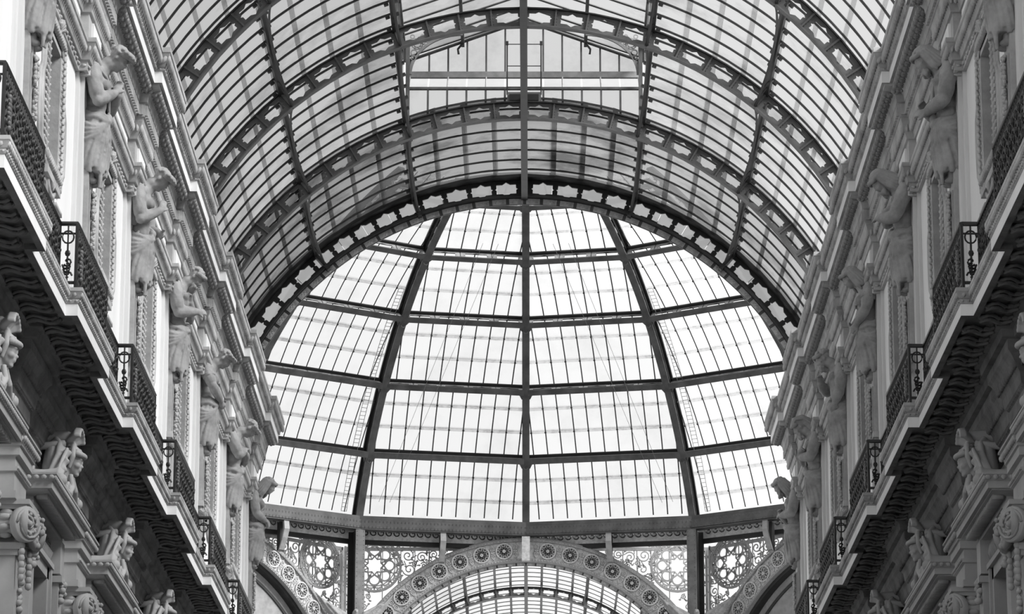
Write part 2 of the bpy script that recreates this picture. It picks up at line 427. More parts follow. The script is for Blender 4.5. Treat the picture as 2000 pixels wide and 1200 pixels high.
# ribs
rib_panel = star_panel(RD+.03, RD+.47, 2.3, .2, .1, .03).mesh('web_panel', 'lace')
def arc_e(mb, r0, r1, e0, e1, y0, y1, n=24): return arc_bar(mb, r0, r1, 90-e1, 90-e0, y0, y1, n)
rib_in = arc_e(MB(), RD-.02, RD+.03, 21, 70, -.125, .125, 30).mesh('inner_flange', 'domeiron')
mb = arc_e(MB(), RD+.42, RD+.5, 21, 70, -.13, .13, 30); arc_e(mb, RD+.3, RD+.44, 21, 70, -.045, -.02, 30); arc_e(mb, RD+.3, RD+.44, 21, 70, .02, .045, 30)
rib_out = mb.mesh('outer_flange', 'black')
ring_hook = MB().tube([(.07*math.cos(2*PI*j/12), -.0, .07*math.sin(2*PI*j/12)) for j in range(13)], .014, 5, cap=False).mesh('hanging_ring', 'domeiron')
RIBLAB = {0: 'upright dome rib in the middle of the picture', -1: 'leaning dome rib left of the middle rib', 1: 'leaning dome rib right of the middle rib',
          -2: 'dome rib behind the left facade cornice', 2: 'dome rib behind the right facade cornice'}
for g in range(-2, 3):
    t = empty('dome_rib', (0, YC, Z0D), 'dark riveted iron ' + RIBLAB[g], 'dome rib', 'ribs of the glass dome')
    t.rotation_euler = (0, 0, R(90 - 22.5*g))
    put('inner_flange', rib_in, t); put('outer_flange', rib_out, t)
    e = 22.4
    while e < 68:
        put('web_panel', rib_panel, t, rot=(0, R(90 - e - 1.15), 0)); e += 2.3
    for i in (1, 3, 4):
        h, z = sph(ELEV[i] - .7, RD - .06); put('hanging_ring', ring_hook, t, loc=(h, 0, z - Z0D), rot=(0, 0, R(90)))
# gores: glazing, one thing each
BARP = .515
gore_parts = []
def gore_pt(t, e, dr=0.0):
    n, z = sph(e, RGD + dr); return (t, n*math.cos(R(GA)), z)
def wid(e): return sph(e, RGD)[0]*math.sin(R(GA)) - .05
nbar = 6
cols = [j*BARP for j in range(-nbar, nbar+1)]
for i in range(len(ELEV)-1):
    e0, e1 = ELEV[i], ELEV[i+1]; ea0 = e0 + (.35 if i else 0); rows = 3
    for q in range(rows):
        fr = [0, .36, .70, 1] if i else [0, .30, .66, 1]
        a0, a1 = lerp(ea0, e1, fr[q]), lerp(ea0, e1, fr[q+1]); lap = .5
        for j in range(-nbar-1, nbar+1):
            lo, hi = j*BARP + .012, (j+1)*BARP - .012
            w0, w1 = wid(a0 - lap*.5), wid(a1)
            p0 = (max(lo, -w0), min(hi, w0)); p1 = (max(lo, -w1), min(hi, w1))
            if p0[1] - p0[0] < .04: continue
            if p1[1] - p1[0] < .03:
                c = max(-w1, min(w1, (lo if lo > 0 else hi))); p1 = (c - .012, c + .012)
            b = [gore_pt(p0[0], a0 - lap*.5, .0), gore_pt(p0[1], a0 - lap*.5, .0), gore_pt(p1[1], a1, .03), gore_pt(p1[0], a1, .03)]
            u = [gore_pt(p0[0], a0 - lap*.5, .007), gore_pt(p0[1], a0 - lap*.5, .007), gore_pt(p1[1], a1, .037), gore_pt(p1[0], a1, .037)]
            gore_parts.append(('pane', MB().hexa(b + u).mesh('pane', 'glass_dome')))
for t in cols:
    pts = []
    for i in range(41):
        e = lerp(22.17, 70, i/40)
        if abs(t) < wid(e): pts.append(gore_pt(t, e, -.03))
    if len(pts) > 1: gore_parts.append(('glazing_bar', MB().tube(pts, .022, 4, up=(1, 0, 0)).mesh('glazing_bar', 'black')))
grime = MB()
for i in range(len(ELEV)-1):
    for q in (1, 2):
        fr = [0, .36, .70, 1] if i else [0, .30, .66, 1]; e = lerp(ELEV[i] + (.35 if i else 0), ELEV[i+1], fr[q])
        for j in range(-nbar-1, nbar+1):
            lo, hi = max(j*BARP + .02, -wid(e)), min((j+1)*BARP - .02, wid(e))
            if hi - lo < .06: continue
            b = [gore_pt(t, a, -.012 - .012*(a > e)) for t, a in ((lo, e-.5), (hi, e-.5), (hi, e-.06), (lo, e-.06))]
            grime.hexa(b + [(x, y*1.0004, z) for x, y, z in b])
gore_parts.append(('lap_grime', grime.mesh('lap_grime', 'grime')))
studs = MB()
for i in range(len(ELEV)-1):
    for q in (1, 2):
        fr = [0, .36, .70, 1] if i else [0, .30, .66, 1]; e = lerp(ELEV[i], ELEV[i+1], fr[q]) - .1
        for t in cols:
            if abs(t) < wid(e): studs.blob(gore_pt(t, e, -.05), .04, nu=6, nv=4)
gore_parts.append(('bar_clips', studs.mesh('bar_clips', 'black')))
GLAB = {-3: 'outermost left, hidden behind the facade', -2: 'left of the leaning left rib', -1: 'between the left rib and the middle rib', 0: 'between the middle rib and the right rib',
        1: 'right of the leaning right rib', 2: 'outermost right, hidden behind the facade'}
for g in range(-2, 2):
    t = empty('dome_glazing', (0, YC, 0), 'bright dome glazing ' + GLAB[g], 'dome glazing', 'glazed gores of the dome')
    t.rotation_euler = (0, 0, -R(22.5*g + GA))
    for n, me in gore_parts:
        o = put(n, me, t)
        if n in ('bar_clips', 'lap_grime'): stuff(o)
# ring beams
RLAB = ['', 'lowest ring beam but one, low on the dome', 'second ring beam above the base of the dome', 'third ring beam above the base of the dome', 'highest ring beam in view, close under the end arch', 'ring beam hidden above the end arch']
for i in range(1, 6):
    e = ELEV[i]; n0, z0 = sph(e, RD); n0 *= math.cos(R(GA)); ce, se = math.cos(R(e)), math.sin(R(e)); hw = sph(e, RD)[0]*math.sin(R(GA)) - .06
    def rp(t, d, q): return (t, n0 + d*ce - q*se, z0 + d*se + q*ce)     # d outward, q along the slope
    def rbox(mb, t0, t1, d0, d1, q0, q1): mb.hexa([rp(t0,d0,q0), rp(t1,d0,q0), rp(t1,d1,q0), rp(t0,d1,q0), rp(t0,d0,q1), rp(t1,d0,q1), rp(t1,d1,q1), rp(t0,d1,q1)])
    mb = MB(); rbox(mb, -hw, hw, -.01, .03, -.11, .11); fl_me = mb.mesh('lower_flange', 'domeiron')
    mb = MB(); rbox(mb, -hw, hw, .36, .42, -.02, .12); rbox(mb, -hw, hw, .28, .4, -.015, .01); up_me = mb.mesh('upper_angle', 'black')
    mb = MB(); npan = max(3, round(2*hw/1.0)); pwid = 2*hw/npan
    for j in range(npan):
        c = -hw + (j+.5)*pwid; a = pwid/2
        outer = [(a,0),(a,.09),(a,.18),(a*.5,.18),(0,.18),(-a*.5,.18),(-a,.18),(-a,.09),(-a,0),(-a,-.09),(-a,-.18),(-a*.5,-.18),(0,-.18),(a*.5,-.18),(a,-.18),(a,-.09)]
        mb.plate(outer, star(pwid*.34, .085, 1.18, 1.45), -.012, .012, lambda x, y, q, c=c: rp(c + x, .2 + y, q))
    web_me = mb.mesh('web', 'lace')
    mb = MB()
    for j in range(npan+1):
        c = -hw + j*pwid; rbox(mb, c-.02, c+.02, .02, .38, -.09, .012)
    fin_me = mb.mesh('stiffener_fins', 'greyiron')
    mb = MB()
    for sx in (-1, 1):
        mb.prism([(0, 0), (.32, 0), (.2, -.1), (.1, -.26), (0, -.3)], -.03, .03, lambda x, y, q, sx=sx: rp(sx*(hw + .05 - x), .03 + y*-.2, q*1 + y))
    gus_me = mb.mesh('gusset', 'greyiron')
    t = empty('dome_ring_beam', (0, YC, 0), 'grey pierced iron ' + RLAB[i], 'ring beam', 'ring beams of the dome')
    for g in range(-2, 2):
        for nme, me in (('lower_flange', fl_me), ('upper_angle', up_me), ('web', web_me), ('stiffener_fins', fin_me), ('gusset', gus_me)):
            put(nme, me, t, rot=(0, 0, -R(22.5*g + GA)))
# base ring of the dome
t = empty('dome_base_ring', (0, YC, 0), 'riveted iron base ring of the dome with a pale scrolled frieze under it', 'ring beam')
nB, zB = sph(ELEV[0], RD); nb_ = nB*math.cos(R(GA)); hw = nB*math.tan(R(GA))*math.cos(R(GA)) + .02
mb = MB().box(-hw, hw, nb_-.02, nb_+.5, zB-.17, zB); up = mb.mesh('upper_beam', 'domeiron')
mb = MB().box(-hw-.02, hw+.02, nb_-.1, nb_-.04, zB-.47, zB-.15); mb.box(-hw-.03, hw+.03, nb_-.1, nb_+.3, zB-.5, zB-.45)
lowb = mb.mesh('lower_beam', 'domeiron')
mb = MB()
for j in range(46):
    for dz in (-.2, -.24, -.39, -.43): mb.blob((lerp(-hw, hw, (j+.5)/46), nb_-.1, zB+dz), .018, nu=5, nv=3)
riv = mb.mesh('rivets', 'domeiron')
fz = MB().box(-hw-.1, hw+.1, nb_+.62, nb_+.66, zB-.74, zB-.3).mesh('frieze_panel', 'frieze')
mb = MB()
for j in range(20):
    c = lerp(-hw+.2, hw-.2, (j+.5)/20)
    sp = [(c + (.13 - .011*k)*math.cos(PI*.95 + k*.62), nb_+.61, zB-.47 + (.13-.011*k)*math.sin(PI*.95 + k*.62)) for k in range(11)]
    mb.tube(sp, .022, 4)
scr = mb.mesh('frieze_scrolls', 'iron')
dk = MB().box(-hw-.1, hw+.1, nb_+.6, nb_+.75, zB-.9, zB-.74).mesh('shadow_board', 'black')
for g in range(-2, 2):
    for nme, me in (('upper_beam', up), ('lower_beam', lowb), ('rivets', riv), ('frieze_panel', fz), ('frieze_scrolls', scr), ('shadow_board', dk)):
        o = put(nme, me, t, rot=(0, 0, -R(22.5*g + GA)))
        if nme == 'rivets': stuff(o)
    mb = MB().box(-.09, .09, nb_-.14, nb_+.02, zB-1.25, zB-.5)
    pth = [(0, nb_-.06, zB-.5), (0, nb_-.1, zB-.8), (0, nb_+.02, zB-1.1), (0, nb_+.25, zB-1.5)]
    mb = MB().ribbon([(0, p[1], p[2]) for p in pth], .16, (1, 0, 0), .01)
    br = MB()
    br.grid([[(sx, y, z) for sx in (-.1, .1)] for _, y, z in pth]); br.grid([[(sx, y+.1, z-.05) for sx in (-.1, .1)] for _, y, z in pth])
    for sx in (-.1, .1): br.grid([[(sx, y, z), (sx, y+.1, z-.05)] for _, y, z in pth])
    o = br.build('curved_bracket', 'lace', t); o.rotation_euler = (0, 0, -R(22.5*g + GA))
    o = MB().box(-.06, .06, nb_+.3, nb_+.5, zB-1.5, zB-.5).build('bracket_web', 'black', t); o.rotation_euler = (0, 0, -R(22.5*g + GA))
key = MB().box(-.14, .14, nB-.25, nB-.02, zB-1.42, zB-.56).mesh('keystone_bracket', 'frieze')
put('keystone_bracket', key, t)
# posts carrying the base ring at the octagon corners
for s in (-1, 1):
    t = empty('dome_post', (0, YC, 0), 'grey iron post under the dome base ring, %s of the two arches' % ('left' if s < 0 else 'right'), 'post', 'posts under the dome')
    t.rotation_euler = (0, 0, -R(22.5*s))
    MB().box(-.17, .17, nB-.1, nB-.04, 19.0, zB-.47).build('flange', 'greyiron', t)
    MB().box(-.03, .03, nB-.04, nB+.62, 19.0, zB-.47).build('web', 'black', t)
    MB().box(-.2, .2, nB+.58, nB+.66, 19.0, zB-.5).build('back_flange', 'black', t)
    mb = MB()
    for j in range(40):
        for sx in (-.12, .12): mb.blob((sx, nB-.1, 19.1 + j*.16), .016, nu=5, nv=3)
    stuff(mb.build('rivets', 'domeiron', t))

# ------------------------------------------------------------------ octagon faces behind the dome
AZ, AR0, AR1 = 18.44, 6.1, 6.92
HALFT = APO*math.tan(R(22.5))
band_me = arc_bar(MB(), AR0+.08, AR1-.1, -72, 72, -.02, .1, 60).mesh('band_plate', 'frieze')
mb = arc_bar(MB(), AR1-.1, AR1, -72, 72, -.12, .1, 60); arc_bar(mb, AR1, AR1+.05, -72, 72, -.05, .1, 60); mold_o = mb.mesh('outer_moulding', 'lace')
mb = arc_bar(MB(), AR0, AR0+.1, -72, 72, -.1, .4, 60); mold_i = mb.mesh('inner_moulding', 'lace')
mb = MB()
for j in range(150):
    a = R(-72 + 144*j/149)
    for r_ in (AR0+.05, AR1-.06): mb.blob((r_*math.sin(a), -.125, r_*math.cos(a)), .022, nu=5, nv=3)
beads = mb.mesh('beads', 'frieze')
def rosette():
    mb = MB(); rm = (AR0+AR1)/2
    def ring(r0, r1, d, n=24, c=(0, 0)):
        mb.plate([(c[0] + r1*math.cos(2*PI*j/n), c[1] + r1*math.sin(2*PI*j/n)) for j in range(n)], [(c[0] + r0*math.cos(2*PI*j/n), c[1] + r0*math.sin(2*PI*j/n)) for j in range(n)], -d, -.02, lambda x, z, t: (x, t, rm + z))
    ring(.25, .30, .09); ring(.015, .06, .1, 10)
    for j in range(8):
        a = 2*PI*j/8
        for sgn in (-1, 1):
            mb.ribbon([(.06*math.cos(a), -.03, rm + .06*math.sin(a)), (.15*math.cos(a), -.03, rm + .15*math.sin(a)), (.22*math.cos(a + sgn*.3), -.03, rm + .22*math.sin(a + sgn*.3)), (.26*math.cos(a + sgn*.12), -.03, rm + .26*math.sin(a + sgn*.12))], .022, (0, -1, 0), .04)
    return mb
ros_me = rosette().mesh('rosette', 'frieze')
dk_me = MB().prism([(.25*math.cos(2*PI*j/20), .25*math.sin(2*PI*j/20)) for j in range(20)], -.026, -.01, lambda x, z, t: (x, t, (AR0+AR1)/2 + z)).mesh('rosette_ground', 'greyiron')
mb = MB(); rm = (AR0+AR1)/2
for sx in (-1, 1):
    for dz in (-.24, .24): mb.tube([(sx*.02, -.04, rm + dz), (sx*.07, -.05, rm + dz*.55), (sx*.03, -.05, rm + dz*.2)], .02, 5)
    mb.blob((sx*.04, -.05, rm), (.035, .03, .035), nu=6, nv=4); mb.blob((sx*.06, -.05, rm+.09), (.03, .02, .03), nu=6, nv=4); mb.blob((sx*.06, -.05, rm-.09), (.03, .02, .03), nu=6, nv=4)
mb.tube([(0, -.05, rm-.3), (0, -.05, rm+.3)], .012, 4)
orn_me = mb.mesh('spacer_ornament', 'frieze')

def spiral(mb, c, r, turns, a0, w, d, sgn=1):
    n = int(16*turns); pts = []
    for i in range(n+1):
        t = i/n; rr = r*(1 - .86*t); a = a0 + sgn*2*PI*turns*t; pts.append((c[0] + rr*math.cos(a), d, c[1] + rr*math.sin(a)))
    mb.ribbon(pts, w, (0, -1, 0), .03)
def lace_panel(s, zt):
    """pierced iron screen of one half face (s = side of the corner); lies at y = 0"""
    main = MB(); fine = MB()
    c = (s*5.38, 24.42)
    def circ(m, cc, r, w, n=28, a0=0, a1=2*PI): m.ribbon([(cc[0] + r*math.cos(lerp(a0, a1, j/n)), 0, cc[1] + r*math.sin(lerp(a0, a1, j/n))) for j in range(n+1)], w, (0, -1, 0), .05)
    circ(main, c, .93, .09); circ(main, c, .74, .03)
    ros = MB()
    for q in (0, 1):      # eight-pointed star of two squares
        pts = [(c[0] + .34*math.cos(R(45*q + 90*j)), 0, c[1] + .34*math.sin(R(45*q + 90*j))) for j in range(5)]
        # only the outer tips of each square
    tips = []
    for j in range(16):
        rr = .33 if j % 2 == 0 else .245
        tips.append((c[0] + rr*math.cos(R(22.5*j)), 0, c[1] + rr*math.sin(R(22.5*j))))
    ros.ribbon(tips + [tips[0]], .05, (0, -1, 0), .05)
    for j in range(8):
        a = R(45*j); cc = (c[0] + .52*math.cos(a), c[1] + .52*math.sin(a))
        tip = (c[0] + .33*math.cos(a), 0, c[1] + .33*math.sin(a))
        lobe = [tip] + [(cc[0] + .185*math.cos(a + R(b_)), 0, cc[1] + .185*math.sin(a + R(b_))) for b_ in range(-110, 111, 22)] + [tip]
        ros.ribbon(lobe, .052, (0, -1, 0), .05)
        a2 = a + R(22.5)
        fine.ribbon([(c[0] + .26*math.cos(a2), 0, c[1] + .26*math.sin(a2)), (c[0] + .72*math.cos(a2), 0, c[1] + .72*math.sin(a2))], .03, (0, -1, 0), .03)
        for rr, r2 in ((.40, .035), (.48, .04), (.62, .035)): circ(fine, (c[0] + rr*math.cos(a2), c[1] + rr*math.sin(a2)), r2, .03, 8)
        circ(fine, (c[0] + .83*math.cos(a2), c[1] + .83*math.sin(a2)), .065, .035, 12)
        for da in (-14, 14, -8, 8):
            circ(fine, (c[0] + .83*math.cos(a + R(da)), c[1] + .83*math.sin(a + R(da))), .03, .032, 7)
        for da in (-19, 19, -3, 3): circ(fine, (c[0] + .79*math.cos(a + R(da)), c[1] + .79*math.sin(a + R(da))), .022, .03, 6)
        fine.ribbon([(c[0] + .76*math.cos(a), 0, c[1] + .76*math.sin(a)), (c[0] + .9*math.cos(a), 0, c[1] + .9*math.sin(a))], .05, (0, -1, 0), .03)
    # scrolls between the rosette and the middle of the face, and below the rosette
    def arch_z(t): return AZ + math.sqrt(max(0, (AR1+.05)**2 - t*t))
    spots = [(4.2, 24.78, .23, 1), (4.15, 24.28, .24, -1), (3.7, 24.72, .2, -1), (3.62, 24.42, .13, 1), (3.28, 24.82, .16, 1), (2.9, 24.92, .1, -1), (2.55, 25.0, .07, 1), (2.2, 25.02, .07, -1), (1.8, 25.05, .05, 1), (3.1, 24.62, .07, 1),
             (6.2, 23.45, .2, -1), (5.95, 23.2, .14, 1), (6.25, 22.95, .16, 1), (5.6, 23.3, .1, 1), (6.2, 22.55, .12, -1), (6.3, 25.0, .09, 1), (4.55, 25.05, .1, -1), (4.5, 23.95, .09, 1), (6.28, 24.7, .1, 1), (6.3, 24.4, .09, -1), (6.28, 24.1, .1, 1), (6.3, 23.8, .1, -1), (4.62, 24.85, .08, 1), (3.95, 24.5, .1, 1), (3.4, 24.55, .1, -1), (4.42, 24.5, .09, -1), (5.75, 22.95, .12, -1), (5.9, 22.6, .1, 1)]
    scr = MB()
    for x, z, r_, sg in spots:
        spiral(scr, (s*x, z), r_, 1.6, random.uniform(0, 6.28), .04, 0, sg*s)
        for k in range(3):
            a = random.uniform(0, 2*PI); L_ = r_*.9
            scr.ribbon([(s*x + r_*math.cos(a), 0, z + r_*math.sin(a)), (s*x + (r_+L_*.5)*math.cos(a+.4), 0, z + (r_+L_*.5)*math.sin(a+.4)), (s*x + (r_+L_)*math.cos(a+.5), 0, z + (r_+L_)*math.sin(a+.5))], .035, (0, -1, 0), .03)
            scr.blob((s*x + (r_+L_*.8)*math.cos(a+.45), -.02, z + (r_+L_*.8)*math.sin(a+.45)), (.05, .02, .035), nu=6, nv=4)
    fr = MB(); fr.box(min(s*1.2, s*6.42), max(s*1.2, s*6.42), -.04, .04, zt-.12, zt)
    fr.box(s*6.42-.05, s*6.42+.05, -.04, .04, 21.5, zt)
    bars = MB()
    for x in (6.1, 5.1, 4.45, 3.95, 3.45, 2.95): bars.box(s*x-.012, s*x+.012, .05, .08, arch_z(x) if x < 6.9 else 21.5, zt)
    return [('rosette_ring', main), ('star_and_lobes', ros), ('fine_tracery', fine), ('scrollwork', scr), ('screen_frame', fr), ('mullion_bars', bars)]
ZT = 25.08
LACE = {}
for s in (-1, 1): LACE[s] = [(n, m.mesh(n, 'black' if n == 'mullion_bars' else 'lace')) for n, m in lace_panel(s, ZT)]
SIDE = {-45: 'left', 0: 'middle', 45: 'right'}
for phi in (-45, 0, 45):
    t = empty('rosette_arch', (0, YC, AZ), 'pale cast-iron arch band with a row of rosettes, ' + {-45: 'cut by the left facade', 0: 'spanning the far arm in the middle', 45: 'cut by the right facade'}[phi], 'arch', 'rosette arches of the octagon')
    t.rotation_euler = (0, 0, -R(phi))
    for n, me in (('band_plate', band_me), ('outer_moulding', mold_o), ('inner_moulding', mold_i), ('beads', beads)):
        o = put(n, me, t, loc=(0, APO, 0))
        if n == 'beads': stuff(o)
    for i in range(-9, 9):
        a = (i + .5)*7.1 + (3.3 if i >= 0 else -3.3)
        rs = put('rosette', ros_me, t, loc=(0, APO, 0), rot=(0, R(a), 0)); put('rosette_ground', dk_me, rs)
        put('spacer_ornament', orn_me, t, loc=(0, APO, 0), rot=(0, R(a + (-3.55 if i >= 0 else 3.55)), 0))
    for s in (-1, 1):
        if phi*s > 0: continue      # that end lies behind the facade
        w = empty('iron_lace_screen', (0, YC, 0), 'pierced iron screen with a star rosette, ' + {(-45, 1): 'left of the left post', (0, -1): 'just right of the left post', (0, 1): 'just left of the right post', (45, -1): 'right of the right post'}[(phi, s)], 'screen', 'pierced iron screens under the dome')
        w.rotation_euler = (0, 0, -R(phi))
        for n, me in LACE[s]:
            o = put(n, me, w, loc=(0, APO + .12, 0))
            if n in ('fine_tracery', 'mullion_bars', 'scrollwork'): stuff(o)
    if phi:
        # lunette wall under the side arches
        w = MB()
        pts = [(6.06*math.sin(R(a)), AZ + 6.06*math.cos(R(a))) for a in range(-90, 91, 5)]
        w.prism([(-6.06, 10)] + pts + [(6.06, 10)], .42, .6, lambda x, z, y: (x, APO + y, z))
        w.prism([(-HALFT, 10), (-6.9, 10)] + [(6.95*math.sin(R(a)), AZ + 6.95*math.cos(R(a))) for a in range(-82, -74, 4)] + [(-HALFT, AZ+1.2)], .1, .5, lambda x, z, y: (x, APO + y, z))
        o = w.build('wall_' + SIDE[phi] + '_lunette', 'mosaic'); o.location = (0, YC, 0); o.rotation_euler = (0, 0, -R(phi)); tag(o, kind='structure')
        m2 = arc_bar(MB(), 5.62, 5.72, -80, 80, -.05, .0, 50); o2 = m2.build('lunette_moulding', 'iron', o); o2.location = (0, APO+.42, AZ)
        m2 = arc_bar(MB(), 5.98, 6.1, -80, 80, -.32, .0, 50); o2 = m2.build('lunette_reveal', 'iron', o); o2.location = (0, APO+.42, AZ)

# ------------------------------------------------------------------ far arm vault beyond the middle arch
FS = .765
far_pane = MB()
for j in range(-13, 13):
    for i in range(NB):
        a0, a1 = R(PITCH*j), R(PITCH*(j+1)); y0, y1 = i*PW+.02, (i+1)*PW-.02
        p = [(RG*math.sin(a), y, RG*math.cos(a)) for a, y in ((a0, y0), (a1, y0), (a1, y1), (a0, y1))]
        far_pane.hexa(p + [(x*1.001, y, z*1.001) for x, y, z in p])
far_me = far_pane.mesh('panes', 'glass_far')
near = MB()                       # the vault goes on over the camera, out of the picture
for k in range(11): near.join(far_pane, Matrix.Translation((0, -BAY*(k+1), 0)))
ceil = near.build('ceiling', 'glass_vault'); ceil.location = (0, AX(-1), ZC); tag(ceil, kind='structure')
for k in range(11):
    put('glazing_rib', truss_low, ceil, loc=(0, -BAY*(k+1), 0)); put('glazing_rib', truss_up, ceil, loc=(0, -BAY*(k+1), 0))
    for i in range(1, NB):
        for s in (-1, 1): put('glazing_bar', bar_half, ceil, loc=(0, -BAY*(k+1) + i*PW, 0), scale=(s, 1, 1))
lap = MB()
for j in range(-12, 13): 
    a = R(PITCH*j); lap.box(-.06, .06, 0, BAY, RG-.02, RG-.01)
    for q in range(8): v = Vector(lap.v[-8+q]); lap.v[-8+q] = (v.x*math.cos(a) + v.z*math.sin(a), v.y, -v.x*math.sin(a) + v.z*math.cos(a))
lap_me = lap.mesh('glazing_laps', 'greyiron')
FLAB = ['nearest the middle rosette arch', 'second beyond the middle rosette arch', 'third beyond the middle rosette arch', 'fourth beyond the middle rosette arch']
for k in range(4):
    y = YF + .2 + BAY*k
    t = empty('glazed_roof_bay', (0, y, AZ), 'small far-arm roof bay, ' + FLAB[k], 'glass roof', 'glazed bays of the far vault'); t.scale = (FS, 1, FS)
    stuff(put('panes', far_me, t)); stuff(put('glazing_laps', lap_me, t))
    for s in (-1, 1):
        for i in range(NB): put('glazing_bar', bar_half, t, loc=(0, i*PW, 0), scale=(s, 1, 1))
        for a in (20.4, 40.8): put('purlin', purlin_me, t, rot=(0, R(s*a), 0))
    put('ridge_beam', ridge_me, t)
    t = truss(y + BAY, 'dark far-arm truss with star openings, ' + FLAB[k], 'trusses of the far vault'); t.location.z = AZ; t.scale = (FS, 1, FS)
t = empty('far_end_arch', (0, YF + .25, AZ), 'dark frieze arch directly under the middle rosette arch', 'arch'); t.scale = (FS, 1, FS)
o = put('frieze_backing', bpy.data.meshes['frieze_backing'], t)
for i in range(-20, 20): put('frieze_block', fb, t, rot=(0, R((i + .5)*3.26), 0))

# ------------------------------------------------------------------ the two facades
K0, K1 = -4, 3
AXES = [AX(k) for k in range(K0, K1+1)]
FY0 = AXES[0] - 3.2
def runs(p, hb, d, y0=FY0):
    """plan outline of a moulding that projects p from the wall and breaks forward by d at each axis: list of (p, y)"""
    out = [(p, y0)]
    for a in AXES:
        out += [(p, a-hb-p), (p+d, a-hb-p), (p+d, a+hb+p), (p, a+hb+p)]
    out[-1] = (-.35, AXES[-1]+hb+p)
    return out
def sweep(prof, sgn, hb, d, xw=XW):
    mb = MB(); lines = [[(sgn*(xw - q), y, z) for q, y in runs(p, hb, d)] for p, z in prof]
    mb.grid(lines if sgn < 0 else lines[::-1]); return mb
def along(p, hb, d, pitch, y0=FY0):
    """points spaced along the moulding: (projection, y, yaw) with yaw 0 facing the gallery and 1 facing the camera"""
    r = runs(p, hb, d, y0)
    for (pa, ya), (pb, yb) in zip(r[:-1], r[1:]):
        L_ = abs(pb-pa) + abs(yb-ya)
        if yb > ya + 1e-6:
            n = max(1, int(L_/pitch))
            for i in range(n): yield pa, lerp(ya, yb, (i+.5)/n), 0
        elif pb > pa:
            n = max(1, round(L_/pitch))
            for i in range(n): yield lerp(pa, pb, (i+.5)/n), ya, 1
def beadrow(mb, sgn, p, z, r, pitch, hb, d, nu=6, nv=4, tilt=0, drop=(0, 0)):
    for q, y, f in along(p, hb, d, pitch):
        rr = (r[0], r[1], r[2]) if not f else (r[1]*.6, r[0]*.6, r[2]*.8)
        rot = None
        if tilt: rot = Matrix.Rotation(tilt, 3, 'X') if not f else Matrix.Rotation(tilt, 3, 'Y')
        mb.blob((sgn*(XW - q), y, z), rr, rot, nu, nv)
def blockrow(mb, sgn, p, z0, z1, w, dep, pitch, hb, d):
    for q, y, f in along(p, hb, d, pitch):
        x = sgn*(XW - q)
        if not f: mb.box(x, x - sgn*dep, y-w/2, y+w/2, z0, z1)
        else: mb.box(x-w/2, x+w/2, y-dep, y, z0, z1)
SN = {-1: 'left', 1: 'right'}
HB, HD = .77, .14
# carved acanthus leaf of the upper cornice soffit (local: x outward, hangs below z = 0)
mb = MB()
mb.loft([[(x, y*w, z + .035*math.cos(y*2.2) - .03) for y in (-1, -.5, 0, .5, 1)] + [(x, y*w, z + .09) for y in (1, 0, -1)] for x, z, w in ((-.02, .02, .05), (.06, -.03, .085), (.13, -.05, .095), (.2, -.06, .09), (.245, -.03, .06))])
for y in (-.07, 0, .07): mb.blob((.21 - abs(y), y, -.085), (.05, .032, .05), nu=7, nv=5); mb.blob((.1, y*1.2, -.08), (.06, .025, .025), nu=6, nv=4)
leaf_me = mb.mesh('acanthus_leaf', 'leafstone', True)
# long scrolled leaf of the balcony soffit
mb = MB(); rings = []
for i in range(11):
    t_ = i/10; x = lerp(0, .5, t_); z = -.03 - .045*math.sin(t_*2*PI*1.0 + .6); w = .17 + .05*math.sin(t_*PI); off = .05*math.sin(t_*2*PI)
    rings.append([(x, off + w*q, z + .05*abs(q)**2 + (.03 if abs(q) == .5 else 0)) for q in (-1, -.5, 0, .5, 1)] + [(x, off + w*q, .06) for q in (1, 0, -1)])
mb.loft(rings)
for x, y, r_ in ((.46, .07, .055), (.28, .0, .05), (.14, .06, .05)): mb.blob((x, y, -.055), (r_*1.5, r_, r_*.8), nu=8, nv=5)
spath = [(.48 - .06*k + .0, .10*math.sin(k*.95), -.085) for k in range(8)]; mb.tube(spath, .03, 6); mb.tube([(x, y - .13, z + .02) for x, y, z in spath], .024, 6); mb.tube([(x, y + .13, z + .02) for x, y, z in spath], .024, 6)
scroll_me = mb.mesh('scroll_leaf', 'soffit', True)

